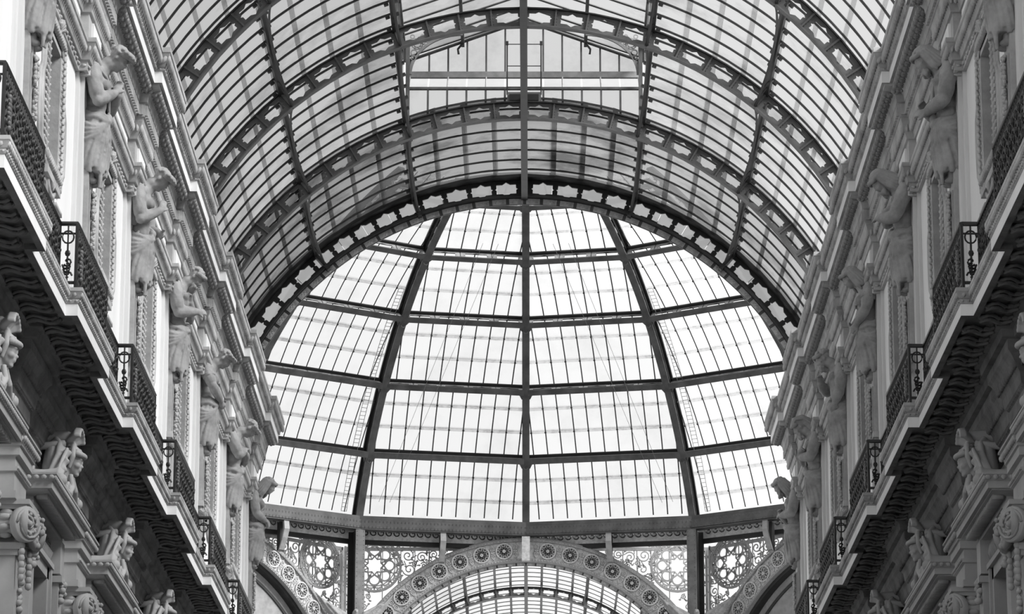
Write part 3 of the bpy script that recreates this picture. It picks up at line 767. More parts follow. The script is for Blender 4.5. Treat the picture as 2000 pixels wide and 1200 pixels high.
for sgn in (-1, 1):
    S = SN[sgn]
    # ---- plain wall with window openings, as one structural wall
    w = MB()
    def wb(p0, p1, y0, y1, z0, z1): w.box(sgn*(XW-p0), sgn*(XW-p1), y0, y1, z0, z1)
    YE = AXES[-1] + HB
    wb(-.5, 0, -12, FY0, 0, 22.4)                       # nearer stretch, outside the picture
    wb(-.5, 0, FY0, YE, 19.5, 22.4); wb(-.5, 0, FY0, YE, 11.35, 17.25); wb(-.6, -.48, FY0, YE, 0, 22.4); wb(-.5, 0, FY0, YE, 0, 7.5)
    for i, a in enumerate(AXES):
        for (z0, z1, hw_) in ((17.25, 19.5, .66), (7.5, 11.35, .95)):
            y0 = (AXES[i-1] + BAY/2 + hw_) if i else FY0
            wb(-.5, 0, y0, min(a + BAY/2 - hw_, YE), z0, z1)
    ob = w.build('wall_' + S, 'plaster'); tag(ob, kind='structure')
    for a in AXES:      # flat pilaster strips behind the statues
        m2 = MB(); x0 = sgn*XW
        m2.box(x0, x0 - sgn*.06, a-.74, a+.74, 14.1, 19.95); m2.box(x0, x0 - sgn*.13, a-.56, a+.56, 14.1, 19.95); m2.box(x0, x0 - sgn*.22, a-.64, a+.64, 19.86, 19.95)
        m2.build('pilaster_strip', 'pilaster', ob)
    # ---- upper entablature
    prof = [(.0, 19.88), (.06, 19.88), (.06, 20.04), (.10, 20.05), (.12, 20.12), (.19, 20.3), (.21, 20.32), (.21, 20.39), (.06, 20.40), (.06, 20.86), (.10, 20.87), (.11, 20.92), (.2, 21.18), (.21, 21.24), (.235, 21.25), (.235, 21.5), (.28, 21.52),
            (.30, 21.62), (.38, 21.72), (.52, 21.74), (.52, 21.79), (.57, 21.79), (.57, 22.0), (.60, 22.02), (.60, 22.06), (.625, 22.08), (.66, 22.16), (.70, 22.26), (.715, 22.31), (.73, 22.32), (.73, 22.41), (-.35, 22.44)]
    tr = sweep(prof, sgn, HB, HD).build('trim_%d' % (1 if sgn < 0 else 2), 'stone'); tag(tr, kind='structure')
    sweep([(.575, 21.785), (.575, 22.0)], sgn, HB, HD).build('fascia', 'plaster', tr)
    for q, y, f in along(.28, HB, HD, .29):
        put('acanthus_leaf', leaf_me, tr, loc=(sgn*(XW-q), y, 21.76), rot=(0, 0, 0 if sgn < 0 else PI) if not f else (0, 0, -PI/2))
    m1 = MB(); beadrow(m1, sgn, .685, 22.19, (.055, .075, .11), .17, HB, HD, tilt=.5*1); stuff(m1.build('leaf_roll', 'stone', tr, True))
    m1 = MB(); beadrow(m1, sgn, .605, 22.035, (.03, .045, .03), .1, HB, HD, 5, 3); beadrow(m1, sgn, .165, 20.21, (.05, .05, .08), .125, HB, HD, tilt=.25); beadrow(m1, sgn, .165, 21.06, (.045, .055, .1), .125, HB, HD)
    beadrow(m1, sgn, .07, 19.96, (.03, .09, .035), .24, HB, HD, 5, 3); stuff(m1.build('egg_and_dart', 'stone', tr, True))
    m1 = MB(); blockrow(m1, sgn, .235, 21.28, 21.47, .085, .05, .15, HB, HD); stuff(m1.build('dentils', 'stone', tr))
    for a in AXES:
        MB().box(sgn*(XW-.2), sgn*(XW-.24), a-.5, a+.5, 20.46, 20.8).box(sgn*(XW-.2), sgn*(XW-.26), a-.56, a+.56, 20.40, 20.45).build('frieze_tablet', 'plaster', tr)
    for i, a in enumerate(AXES[:-1]):
        MB().box(sgn*(XW-.06), sgn*(XW-.085), a+1.05, a+BAY-1.05, 20.46, 20.82).build('frieze_panel', 'plaster', tr)
    # ---- balcony slab
    BB, BD = .74, .17
    prof = [(.0, 12.75), (.08, 12.76), (.08, 12.95), (.14, 13.0), (.16, 13.14), (.3, 13.38), (.34, 13.42), (.34, 13.56), (.42, 13.57), (.44, 13.68), (.5, 13.7), (.5, 13.78), (.97, 13.78), (.97, 13.70), (1.06, 13.70), (1.06, 13.86), (1.075, 13.87), (1.085, 13.91), (1.075, 13.93), (1.09, 13.94),
            (1.12, 14.02), (1.13, 14.03), (1.13, 14.08), (.0, 14.10)]
    tb = sweep(prof[14:], sgn, BB, BD).build('trim_%d' % (3 if sgn < 0 else 4), 'stone'); tag(tb, kind='structure')
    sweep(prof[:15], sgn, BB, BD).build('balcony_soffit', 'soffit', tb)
    sweep([(1.064, 13.698), (1.064, 13.86)], sgn, BB, BD).build('fascia', 'plaster', tb)
    for q, y, f in along(.44, BB, BD, .56):
        if f: continue
        put('scroll_leaf', scroll_me, tb, loc=(sgn*(XW-q-(.0)), y, 13.79), rot=(0, 0, 0 if sgn < 0 else PI))
    m1 = MB(); beadrow(m1, sgn, 1.105, 13.985, (.035, .05, .05), .12, BB, BD, tilt=.3); beadrow(m1, sgn, 1.085, 13.9, (.022, .04, .025), .1, BB, BD, 5, 3); stuff(m1.build('egg_and_dart', 'stone', tb, True))
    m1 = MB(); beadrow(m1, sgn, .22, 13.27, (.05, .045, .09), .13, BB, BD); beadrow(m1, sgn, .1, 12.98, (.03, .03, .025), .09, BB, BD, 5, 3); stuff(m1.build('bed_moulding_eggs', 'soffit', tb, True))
    # ---- lower storey entablature blocks over the Ionic capitals
    prof = [(.0, 11.42), (.30, 11.42), (.30, 11.52), (.27, 11.52), (.27, 11.78), (.31, 11.80), (.31, 11.86), (.28, 11.86), (.28, 12.0), (.34, 12.02), (.34, 12.14), (.37, 12.15), (.37, 12.18), (.42, 12.3), (.45, 12.31), (.45, 12.34), (.0, 12.37)]
    for i, a in enumerate(AXES[:4]):
        m1 = MB(); lines = []
        for p, z in prof: h_ = .36 + p*.8; lines.append([(sgn*XW, a-h_, z), (sgn*(XW-p), a-h_, z), (sgn*(XW-p), a+h_, z), (sgn*XW, a+h_, z)])
        m1.grid(lines if sgn < 0 else lines[::-1]); o = m1.build('entablature_block', 'wall_low', ob)
        m1 = MB()
        for j in range(11): m1.blob((sgn*(XW-.41), a-.66+j*.132, 12.24), (.04, .05, .05), nu=6, nv=4)
        for j in range(4): m1.blob((sgn*(XW-.05-j*.1), a-.7, 12.24), (.05, .04, .05), nu=6, nv=4)
        for j in range(12): m1.box(sgn*(XW-.30), sgn*(XW-.335), a-.6+j*.105, a-.54+j*.105, 11.82, 11.86)
        stuff(m1.build('block_ornament', 'wall_low', o, True))

# ------------------------------------------------------------------ upper windows in carved cartouche frames
half_path = [(0, 16.98), (.2, 17.0), (.36, 17.1), (.44, 17.26), (.52, 17.33), (.98, 17.33), (1.02, 17.5), (1.24, 17.66), (1.3, 18.1), (1.26, 18.55), (1.06, 18.75), (1.06, 19.25), (.92, 19.42), (.62, 19.56), (.5, 19.72), (.42, 19.86), (.22, 19.9), (0, 19.91)]
cart = [(t_, z) for t_, z in half_path] + [(-t_, z) for t_, z in half_path[::-1][1:-1]]
def along_rect(hw_, z0, z1, pitch):
    for i in range(int((z1-z0)/pitch)+1):
        z = z0 + i*pitch; yield -hw_, z; yield hw_, z
    for i in range(1, int(2*hw_/pitch)):
        t_ = -hw_ + i*pitch; yield t_, z0; yield t_, z1
WN = 0
ORD = ['first', 'second', 'third', 'fourth', 'fifth', 'sixth', 'seventh', 'eighth']
for sgn in (-1, 1):
    for i in range(2, len(AXES)):
        yc = AXES[i-1] + BAY/2
        if yc < 48: continue
        WN += 1
        t = empty('window_%d' % WN, (sgn*XW, yc, 17.25), kind='structure')
        def WB(mb, n, m, smooth=False, p=None):
            mb.xf(Matrix.Translation((-sgn*XW, -yc, -17.25))); return mb.build(n, m, p or t, smooth)
        X = lambda q: sgn*(XW-q)
        WB(MB().box(X(-.44), X(-.40), yc-.66, yc+.66, 17.25, 19.5), 'pane', 'pane')
        m1 = MB()
        for h_ in (-.64, -.02, .6): m1.box(X(-.40), X(-.34), yc+h_, yc+h_+.04, 17.25, 19.5)
        for z in (18.0, 18.75): m1.box(X(-.40), X(-.35), yc-.64, yc+.64, z, z+.04)
        WB(m1, 'sash', 'stone')
        m1 = MB()
        for h0, h1, z0, z1, p0 in ((.60, .72, 17.2, 19.5, .05),):
            for s in (-1, 1): m1.box(X(-.3), X(p0), yc+s*h0, yc+s*h1, z0, z1)
            m1.box(X(-.3), X(p0), yc-h1, yc+h1, 19.42, 19.56); m1.box(X(-.1), X(p0+.05), yc-h1, yc+h1, 17.14, 17.26)
        WB(m1, 'inner_frame', 'stone')
        m1 = MB().box(X(0), X(.05), yc-1.02, yc-.72, 17.3, 19.5).box(X(0), X(.05), yc+.72, yc+1.02, 17.3, 19.5).box(X(0), X(.05), yc-1.0, yc+1.0, 19.5, 19.72)
        WB(m1, 'frame_ground', 'stone')
        m1 = MB()
        for t_, z in along_rect(.86, 17.42, 19.62, .115):
            s_ = 1 if t_ > 0 else -1; vert = abs(abs(t_) - .86) < .01
            if vert:
                m1.blob((X(.07), yc+t_+s_*.02, z), (.04, .13, .032), Matrix.Rotation(s_*.8, 3, 'X'), 8, 5); m1.blob((X(.085), yc+t_-s_*.06, z+.04), (.03, .032, .03), None, 7, 4); m1.blob((X(.06), yc+t_+s_*.12, z-.03), (.025, .022, .036), None, 6, 4); m1.blob((X(.05), yc+t_-s_*.13, z), (.025, .018, .04), None, 6, 4)
            else:
                m1.blob((X(.07), yc+t_, z), (.06, .05, .12), Matrix.Rotation(.6, 3, 'X'), 8, 5); m1.blob((X(.1), yc+t_+.05, z-.05), .04, None, 7, 4)
        stuff(WB(m1, 'carved_leaf_border', 'stone', True))
        pts = [(X(.03), yc+t_, z) for t_, z in cart]
        m1 = MB(); m1.tube(pts + [pts[0]], .055, 6, cap=False, up=(1, 0, 0)); pts2 = [(X(.02), yc+t_*1.07, 18.4+(z-18.4)*1.05) for t_, z in cart]; m1.tube(pts2 + [pts2[0]], .035, 5, cap=False, up=(1, 0, 0))
        WB(m1, 'cartouche_moulding', 'stone', True)
        m1 = MB()          # shell crest above, tongue below
        for j in range(7):
            a = R(-60 + 20*j); m1.tube([(X(.08), yc, 19.62), (X(.14), yc + .2*math.sin(a), 19.62 + .2*math.cos(a))], [.02, .05], 5)
        WB(m1, 'shell_crest', 'stone', True)
        m1 = MB()
        for j in range(4): m1.tube([(X(.05), yc-.24+j*.1, 17.28), (X(.09), yc-.15+j*.07, 17.14), (X(.05), yc-.06+j*.03, 17.03)], .03, 5)
        m1.box(X(0), X(.06), yc-1.25, yc-.6, 16.98, 17.05); m1.box(X(0), X(.06), yc+.6, yc+1.25, 16.98, 17.05)
        WB(m1, 'sill_tongue', 'stone', True)

# ------------------------------------------------------------------ wrought-iron balcony railings
def railing(sgn, k, label):
    a = AX(k); t = empty('balcony_railing', (sgn*6.1, a, 14.1), label, 'railing', '%s balcony railings' % SN[sgn])
    hb = .74; p = .93; d = .24; y0, y1, y2 = a-hb-p, a+hb+p, a+BAY-hb-p
    if k == 3: y2 = y1
    path = [(p+d, y0), (p+d, y1), (p, y1), (p, y2)] if k < 3 else [(p+d, y0), (p+d, y1)]
    full = [(p, y0)] + path
    def P(q, y, z): return (sgn*(XW-q) - sgn*6.1, y-a, z-14.1)
    zt, zb = 15.04, 14.2
    for n, z, r_ in (('top_rail', zt, .035), ('bottom_rail', zb, .025), ('middle_rail', zt-.14, .016)):
        MB().tube([P(q, y, z) for q, y in full], r_, 5).build(n, 'iron', t)
    for q, y in full[:-1]:
        MB().tube([P(q, y, 14.1), P(q, y, zt)], .026, 5).build('post', 'iron', t)
    bars = MB(); scr = MB()
    for (qa, ya), (qb, yb) in zip(full[:-1], full[1:]):
        L_ = math.hypot(qb-qa, yb-ya); n = max(2, int(L_/.13)) if L_ > .5 else 1
        for i in range(n):
            f = (i+.5)/n; q, y = lerp(qa, qb, f), lerp(ya, yb, f); bars.tube([P(q, y, 14.12), P(q, y, zt)], .012, 4)
        if L_ > .5:
            m_ = int(L_/.27)
            for i in range(m_):
                y = lerp(ya, yb, (i+.5)/m_)
                for zc, rr, s in ((14.36, .12, 1), (14.6, .12, -1), (14.8, .09, 1)):
                    pts = [P(qa + .01, y + s*(-1)**i*rr*(1-.8*j/14)*math.cos(j*.62), zc + rr*(1-.8*j/14)*math.sin(j*.62)) for j in range(15)]
                    scr.tube(pts, .016, 4)
                    scr.blob(P(qa+.02, y, zc), (.03, .045, .05), nu=5, nv=3); scr.blob(P(qa+.02, y+.12, zc+.06), (.02, .05, .03), nu=5, nv=3)
    stuff(bars.build('bars', 'iron', t)); stuff(scr.build('scrollwork', 'iron', t, True))
    m1 = MB()
    for j in range(8): m1.blob(P(p+d+.02, a-hb-p+.35, 14.34+j*.055), (.035, .1*math.sin(PI*(j+1)/9)+.02, .045), nu=7, nv=4)
    m1.build('feather_plume', 'greyiron', t, True)
    # hoop at the return facing the entrance
    m1 = MB(); m1.tube([P(p + d/2 + .08*math.cos(j*PI/6), y0, 14.85 + .09*math.sin(j*PI/6)) for j in range(13)], .012, 4); m1.tube([P(p + d/2, y0, 14.2), P(p + d/2, y0, 14.78)], .014, 4); m1.blob(P(p + d/2, y0, 14.62), (.04, .02, .05), nu=6, nv=4)
    for j in range(5): m1.tube([P(p + d/2 + .07*math.cos(i*.7 + j)*(1-.09*i), y0, 14.3 + .05*j + .07*math.sin(i*.7 + j)*(1-.09*i)) for i in range(9)], .014, 4)
    m1.build('return_hoop', 'iron', t)
    return t
RL = {-3: 'nearest one, at the picture edge', -2: 'below the second statue of its row', -1: 'below the third statue of its row', 0: 'below the fourth statue of its row', 1: 'below the fifth statue of its row', 2: 'below the sixth statue of its row', 3: 'below the last statue by the dome'}
for sgn in (-1, 1):
    for k in range(-4, 4):
        if k == -4: railing(sgn, k, 'black wrought-iron railing on the %s balcony, running out of the picture' % SN[sgn])
        else: railing(sgn, k, 'black wrought-iron railing on the %s balcony, %s' % (SN[sgn], RL[k]))

# ------------------------------------------------------------------ statues: bowed half-figures standing on tapering herms
DG = None
def fuse(mb, voxel, material, smooth=4):
    me = mb.mesh('fuse', material, True); o = bpy.data.objects.new('fuse', me); COL.objects.link(o)
    r = o.modifiers.new('r', 'REMESH'); r.mode = 'VOXEL'; r.voxel_size = voxel; r.use_smooth_shade = True
    if smooth:
        s = o.modifiers.new('s', 'SMOOTH'); s.factor = .5; s.iterations = smooth
    dg = bpy.context.evaluated_depsgraph_get(); out = bpy.data.meshes.new_from_object(o.evaluated_get(dg))
    bpy.data.objects.remove(o); bpy.data.meshes.remove(me)
    out.materials.clear(); out.materials.append(M[material])
    return out
def limb(mb, pts, rad, n=10):
    """tapering limb with rounded ends"""
    P = [Vector(p) for p in pts]; path = []; rr = []
    for i in range(len(P)-1):
        for j in range(4):
            t_ = j/4; path.append(P[i].lerp(P[i+1], t_)); rr.append(lerp(rad[i], rad[i+1], t_)*(1 + .12*math.sin(PI*t_)))
    path.append(P[-1]); rr.append(rad[-1])
    mb.tube(path, rr, n)
    for p, r_ in zip(P, rad): mb.blob(p, r_, nu=10, nv=7)
def hand(mb, w, d, nrm, curl=.5, s=1.0):
    """palm with four fingers and a thumb: wrist w, direction d, nrm = back of the hand"""
    d = Vector(d).normalized(); nrm = Vector(nrm); nrm = (nrm - d*nrm.dot(d)).normalized(); sd = d.cross(nrm)
    w = Vector(w); L_ = .1*s
    rot = Matrix((d, sd, nrm)).transposed()
    mb.blob(w + d*.07*s, (.085*s, .062*s, .034*s), rot, 10, 7)
    for i, ln in enumerate((.085, .1, .095, .07)):
        b = w + d*.12*s + sd*(.048 - .032*i)*s; k1 = b + d*ln*.55*s - nrm*curl*.02*s; k2 = k1 + (d*(1-curl) - nrm*curl).normalized()*ln*.6*s
        mb.tube([b - d*.03, b, k1, k2], [.02*s, .02*s, .018*s, .014*s], 6); mb.blob(k2, .015*s, nu=6, nv=4)
    b = w + d*.04*s + sd*.055*s; mb.tube([b, b + (d*.6 + sd*.6 - nrm*.2)*.06*s, b + (d*.95 + sd*.55 - nrm*.4)*.09*s], [.026*s, .022*s, .016*s], 6)
def statue_meshes(spec):
    rnd = random.Random(spec['seed']); B = MB(); f = spec.get('female', False)
    B.blob((.18, 0, .95), (.21, .29, .22), nu=14, nv=9); B.blob((.19, 0, 1.2), (.2 if f else .22, .25 if f else .285, .26), nu=14, nv=9)
    B.blob((.2, 0, 1.47), (.235, .31 if f else .345, .3), nu=14, nv=9); B.blob((.2, 0, 1.68), (.19, .33 if f else .37, .16), nu=14, nv=9)
    for s in (-1, 1):
        B.blob((.18, s*(.33 if f else .37), 1.68), (.135, .13, .14), nu=10, nv=7)
        if f: B.blob((.37, s*.14, 1.45), (.11, .11, .115), nu=12, nv=8)
        else: B.blob((.35, s*.15, 1.53), (.1, .16, .1), nu=12, nv=8); B.blob((.36, s*.07, 1.28), (.05, .065, .06), nu=8, nv=6); B.blob((.35, s*.07, 1.16), (.05, .065, .06), nu=8, nv=6)
        B.blob((.06, s*.16, 1.62), (.08, .14, .16), nu=10, nv=7)
    HC = Vector(spec.get('head', (.46, 0, 1.96))) + Vector((.09, 0, 0)); limb(B, [(.22, 0, 1.72), (.35, 0, 1.86), HC + Vector((-.06, 0, -.04))], [.16, .13, .115])
    hr = Matrix.Rotation(spec.get('yaw', 0), 3, 'Z') @ Matrix.Rotation(spec.get('bow', .7), 3, 'Y'); H = MB()
    H.blob((0, 0, .04), (.16, .13, .15), nu=14, nv=10); H.blob((.05, 0, -.07), (.105, .098, .13), nu=12, nv=9); H.blob((.09, 0, -.16), (.05, .055, .04), nu=8, nv=6)
    H.tube([(.135, 0, .055), (.165, 0, .02), (.19, 0, -.035), (.15, 0, -.05)], [.018, .022, .028, .024], 7); H.blob((.155, .025, -.04), .02, nu=6, nv=5); H.blob((.155, -.025, -.04), .02, nu=6, nv=5)
    for s in (-1, 1):
        H.blob((.125, s*.055, .062), (.035, .055, .018), nu=8, nv=6); H.blob((.12, s*.055, .022), (.028, .032, .02), nu=8, nv=6); H.blob((.1, s*.065, -.04), (.05, .045, .045), nu=8, nv=6); H.blob((-.01, s*.135, -.01), (.035, .02, .05), nu=8, nv=6)
    H.blob((.142, 0, -.082), (.028, .045, .014), nu=8, nv=6); H.blob((.138, 0, -.105), (.028, .038, .015), nu=8, nv=6)
    H.xf(Matrix.Translation(HC) @ hr.to_4x4()); B.join(H)
    for s, key in ((-1, 'near'), (1, 'far')):
        el, wr, hd = [Vector(p) for p in spec[key]]
        sh = Vector((.18, s*(.35 if f else .4), 1.68)); k = .9 if f else 1.0
        limb(B, [sh, (sh+el)/2 + Vector((0, s*.02, 0)), el, (el+wr)/2, wr], [.15*k, .145*k, .115*k, .115*k, .074*k])
        hand(B, wr, hd - wr, spec.get(key + '_n', (0, s*1.0, .3)), spec.get(key + '_curl', .5), 1.15)
    body = fuse(B, .021, 'statue', 2)
    # hair
    A = MB(); st = spec['hair']; A.blob((-.03, 0, .06), (.15, .13, .13), nu=14, nv=10)
    for i in range(95 if st != 'veil' else 10):
        th = rnd.uniform(-PI, PI); ph = rnd.uniform(.15, 1.45)
        d = Vector((math.cos(th)*math.cos(ph), math.sin(th)*math.cos(ph), math.sin(ph)))
        if d.x > .45 and d.z < .55: continue
        r_ = rnd.uniform(.026, .046); A.blob(Vector((-.03 + .18*d.x, .152*d.y, .06 + .155*d.z)), (r_, r_, r_*.85), nu=7, nv=5)
    for i in range(13):         # locks rolled over the brow
        a = lerp(-1.25, 1.25, i/12); A.blob((.13*math.cos(a) + .03, .15*math.sin(a), .115 + .02*math.cos(3*a)), (.055, .042, .045), nu=7, nv=5)
    if st in ('wreath', 'visor'):
        for i in range(15):
            a = lerp(-1.3, 1.3, i/14); A.blob((.19*math.cos(a) + .03, .165*math.sin(a), .13 + .015*(i % 2)), (.06, .038, .036), Matrix.Rotation(a, 3, 'Z'), 7, 5)
    if st == 'visor': A.tube([(.1, -.1, .17), (.2, -.06, .17), (.22, 0, .16), (.2, .06, .17), (.1, .1, .17)], .04, 6)
    if st == 'long':
        for i in range(16):
            a = lerp(-2.0, 2.0, i/15) + PI; y = .14*math.sin(a); x = .14*math.cos(a) - .03
            wv = [(x*.5, y*.6, .18), (x*1.1, y*1.1, .1), (x*1.35 - .02, y*1.25, -.06 + rnd.uniform(-.02, .02)), (x*1.6 - .04, y*1.5, -.22), (x*1.75 - .08, y*1.7, -.34 + rnd.uniform(-.05, .05))]
            A.tube(wv, [.03, .045, .045, .04, .02], 6)
    if st == 'veil':
        for q in range(3):
            ring = []
            sh = [(.14, .13), (.02, .19), (-.14, .12), (-.22, -.05), (-.27, -.24), (-.30, -.42)]
            A.tube([(x, 0, z + .01*q) for x, z in sh], [.05, .1, .14, .16, .17, .15], 10)
        for i in range(5): A.tube([(.16, -.12 + .06*i, .13), (.0, -.16 + .08*i, .2), (-.18, -.17 + .085*i, .1), (-.3, -.2 + .1*i, -.2), (-.34, -.22 + .11*i, -.42)], .022, 5)
    if st == 'bun': A.blob((-.19, 0, .05), (.08, .09, .08), nu=10, nv=7); A.tube([(.1*math.cos(j*PI/6)*1.6 - .03, .165*math.sin(j*PI/6), .1) for j in range(13)], .032, 6, cap=False)
    if spec.get('beard'):
        for i in range(26):
            A.blob((rnd.uniform(.05, .16), rnd.uniform(-.09, .09), rnd.uniform(-.26, -.11)), (.035, .03, .045), nu=6, nv=5)
        A.blob((.09, 0, -.18), (.075, .075, .09), nu=10, nv=7)
    A.xf(Matrix.Translation(HC) @ hr.to_4x4()); hair = fuse(A, .014, 'statue', 0)
    # drapery
    D = MB(); N = 64; rings = []; ph = rnd.uniform(0, 6); nf = rnd.choice((7, 8, 9)); tilt = spec.get('tilt', .12)
    for i in range(19):
        t_ = i/18; z = lerp(0, 1.04, t_); rx = lerp(.2, .245, t_) + .04*math.sin(PI*t_); ry = lerp(.24, .31, t_) + .04*math.sin(PI*t_); amp = lerp(.13, .02, t_**.8)
        ring = []
        for j in range(N):
            a = 2*PI*j/N; fo = 1.6*abs(math.sin(nf*.5*a + ph + 1.6*t_*math.cos(a))) - 1 + .4*math.sin((2*nf+1)*a + 2*ph + 2.5*t_); k = 1 + amp*fo*.8
            zz = z + (tilt*math.sin(a) - .5*tilt*math.cos(a))*t_ + (.035*math.sin(3*a + ph) - .05*math.cos(a))*(1-t_)
            ring.append((.17 + rx*k*math.cos(a), ry*k*math.sin(a), zz))
        rings.append(ring)
    D.loft(rings)
    for q in range(3):          # rolled waist edge
        D.tube([(.18 + (.245+.012*q)*math.cos(a), (.315+.01*q)*math.sin(a), 1.02 - .055*q + tilt*math.sin(a)*(1-.25*q) - .5*tilt*math.cos(a) + .02*math.sin(5*a + q)) for a in [2*PI*j/28 for j in range(29)]], .045, 7, cap=False)
    kx, ky, kz = spec.get('knot', (.43, -.02, .92))
    for q in range(15):         # long folds running from the hem up towards the knot
        a0 = lerp(-3.3, 1.5, q/14) + rnd.uniform(-.08, .08); pts = []; rr_ = []; top = rnd.uniform(.7, .98)
        for j in range(9):
            t_ = j/8*top; a = lerp(a0, -.12, .62*t_**1.5); z = lerp(-.03 + .05*math.sin(2.3*q), kz, t_)
            pts.append((.17 + (lerp(.215, .262, t_) + .045*math.sin(PI*t_))*math.cos(a), (lerp(.255, .315, t_) + .045*math.sin(PI*t_))*math.sin(a), z)); rr_.append(lerp(.05, .024, t_**.8))
        D.tube(pts, rr_, 7)
    for q in range(4):          # swags falling from the hip to the knot
        z1 = lerp(.9, .45, q/3); pts = []
        for j in range(11):
            t_ = j/10; a = lerp(-2.5, -.1, t_); zz = lerp(z1, kz, t_) - .22*math.sin(PI*t_)*(1 - q*.1)
            pts.append((.17 + .285*math.cos(a), .345*math.sin(a), zz))
        D.tube(pts, [.014 + .03*math.sin(PI*min(1, .15 + .85*j/10)) for j in range(11)], 6)
    D.blob((kx, ky, kz), (.075, .085, .08), nu=10, nv=7)
    tl = spec.get('tail', -.2)
    for q in range(5):
        y0 = ky - .09 + .045*q; D.tube([(kx-.02, ky + (q-2)*.015, kz), (kx-.03 + .01*q, y0, kz*.66), (kx-.05, y0 + .02*math.sin(q), kz*.33), (kx-.08, y0 + .03*(q-2), .05), (kx-.1, y0 + .025*(q-2), tl + .06*((q*2) % 5))], [.03, .036, .042, .046, .03], 7)
    if spec.get('sleeves'):
        for s, key in ((-1, 'near'), (1, 'far')):
            el = Vector(spec[key][0]); sh = Vector((.18, s*.36, 1.68)); ax = (el-sh).normalized(); c = sh.lerp(el, .42)
            u = ax.cross(Vector((1, 0, 0))).normalized(); v = ax.cross(u)
            for q in range(2): D.tube([c + ax*(.05*q) + (u*math.cos(2*PI*j/14) + v*math.sin(2*PI*j/14))*(.125 + .014*math.sin(5*2*PI*j/14 + q)) for j in range(15)], .03, 6, cap=False)
        D.tube([(.34, -.26, 1.45), (.44, -.12, 1.38), (.46, 0, 1.42), (.44, .12, 1.38), (.34, .26, 1.45)], .035, 6)
    if spec.get('strap'):
        for q in range(4): D.tube([(.2 + .02*q, -.3 + .05*q, 1.80 - .02*q), (.40, -.16 + .05*q, 1.58), (.43, -.02 + .05*q, 1.35), (.4, .12 + .05*q, 1.1)], .03, 6)
    if spec.get('shawl'):
        for q in range(5): D.tube([(.0 + .03*q, -.3, 1.0), (.0 + .03*q, -.4, 1.35), (.04 + .035*q, -.4, 1.68), (.14 + .03*q, -.28, 1.8)], .045, 6)
    drape = fuse(D, .019, 'statue', 0)
    return body, hair, drape
# the herm below each figure
mb = MB()
mb.hexa([(-.02, -.19, -4.25), (.16, -.19, -4.25), (.16, .19, -4.25), (-.02, .19, -4.25), (-.02, -.27, .05), (.16, -.27, .05), (.16, .27, .05), (-.02, .27, .05)])
mb.hexa([(.16, -.13, -3.9), (.19, -.13, -3.9), (.19, .13, -3.9), (.16, .13, -3.9), (.16, -.19, -.35), (.19, -.19, -.35), (.19, .19, -.35), (.16, .19, -.35)])
mb.box(-.02, .2, -.3, .3, -1.42, -1.3); mb.tube([(.13, -.24, -1.5), (.2, -.25, -1.56), (.22, -.25, -1.68), (.17, -.24, -1.75)], .05, 6)
herm_me = mb.mesh('herm_pillar', 'stone')
mb = MB()
for s in (-1, 1): mb.blob((.16, s*.11, -.06), (.08, .07, .16), nu=10, nv=7); mb.blob((.2, s*.11, -.17), (.1, .055, .05), nu=10, nv=6)
feet_me = fuse(mb, .02, 'statue', 1)
mb = MB(); rn = random.Random(3)
for i in range(70):
    t_ = i/69; wd = .03 + .09*math.sin(PI*min(1, t_*1.3 + .1))
    mb.blob((.21 + rn.uniform(0, .04), rn.uniform(-wd, wd)*.8 - .05, -.36 - 1.0*t_), (.03, rn.uniform(.02, .045), rn.uniform(.025, .05)), Matrix.Rotation(rn.uniform(-1, 1), 3, 'X'), 7, 5)
garl_me = mb.mesh('garland', 'stone', True)
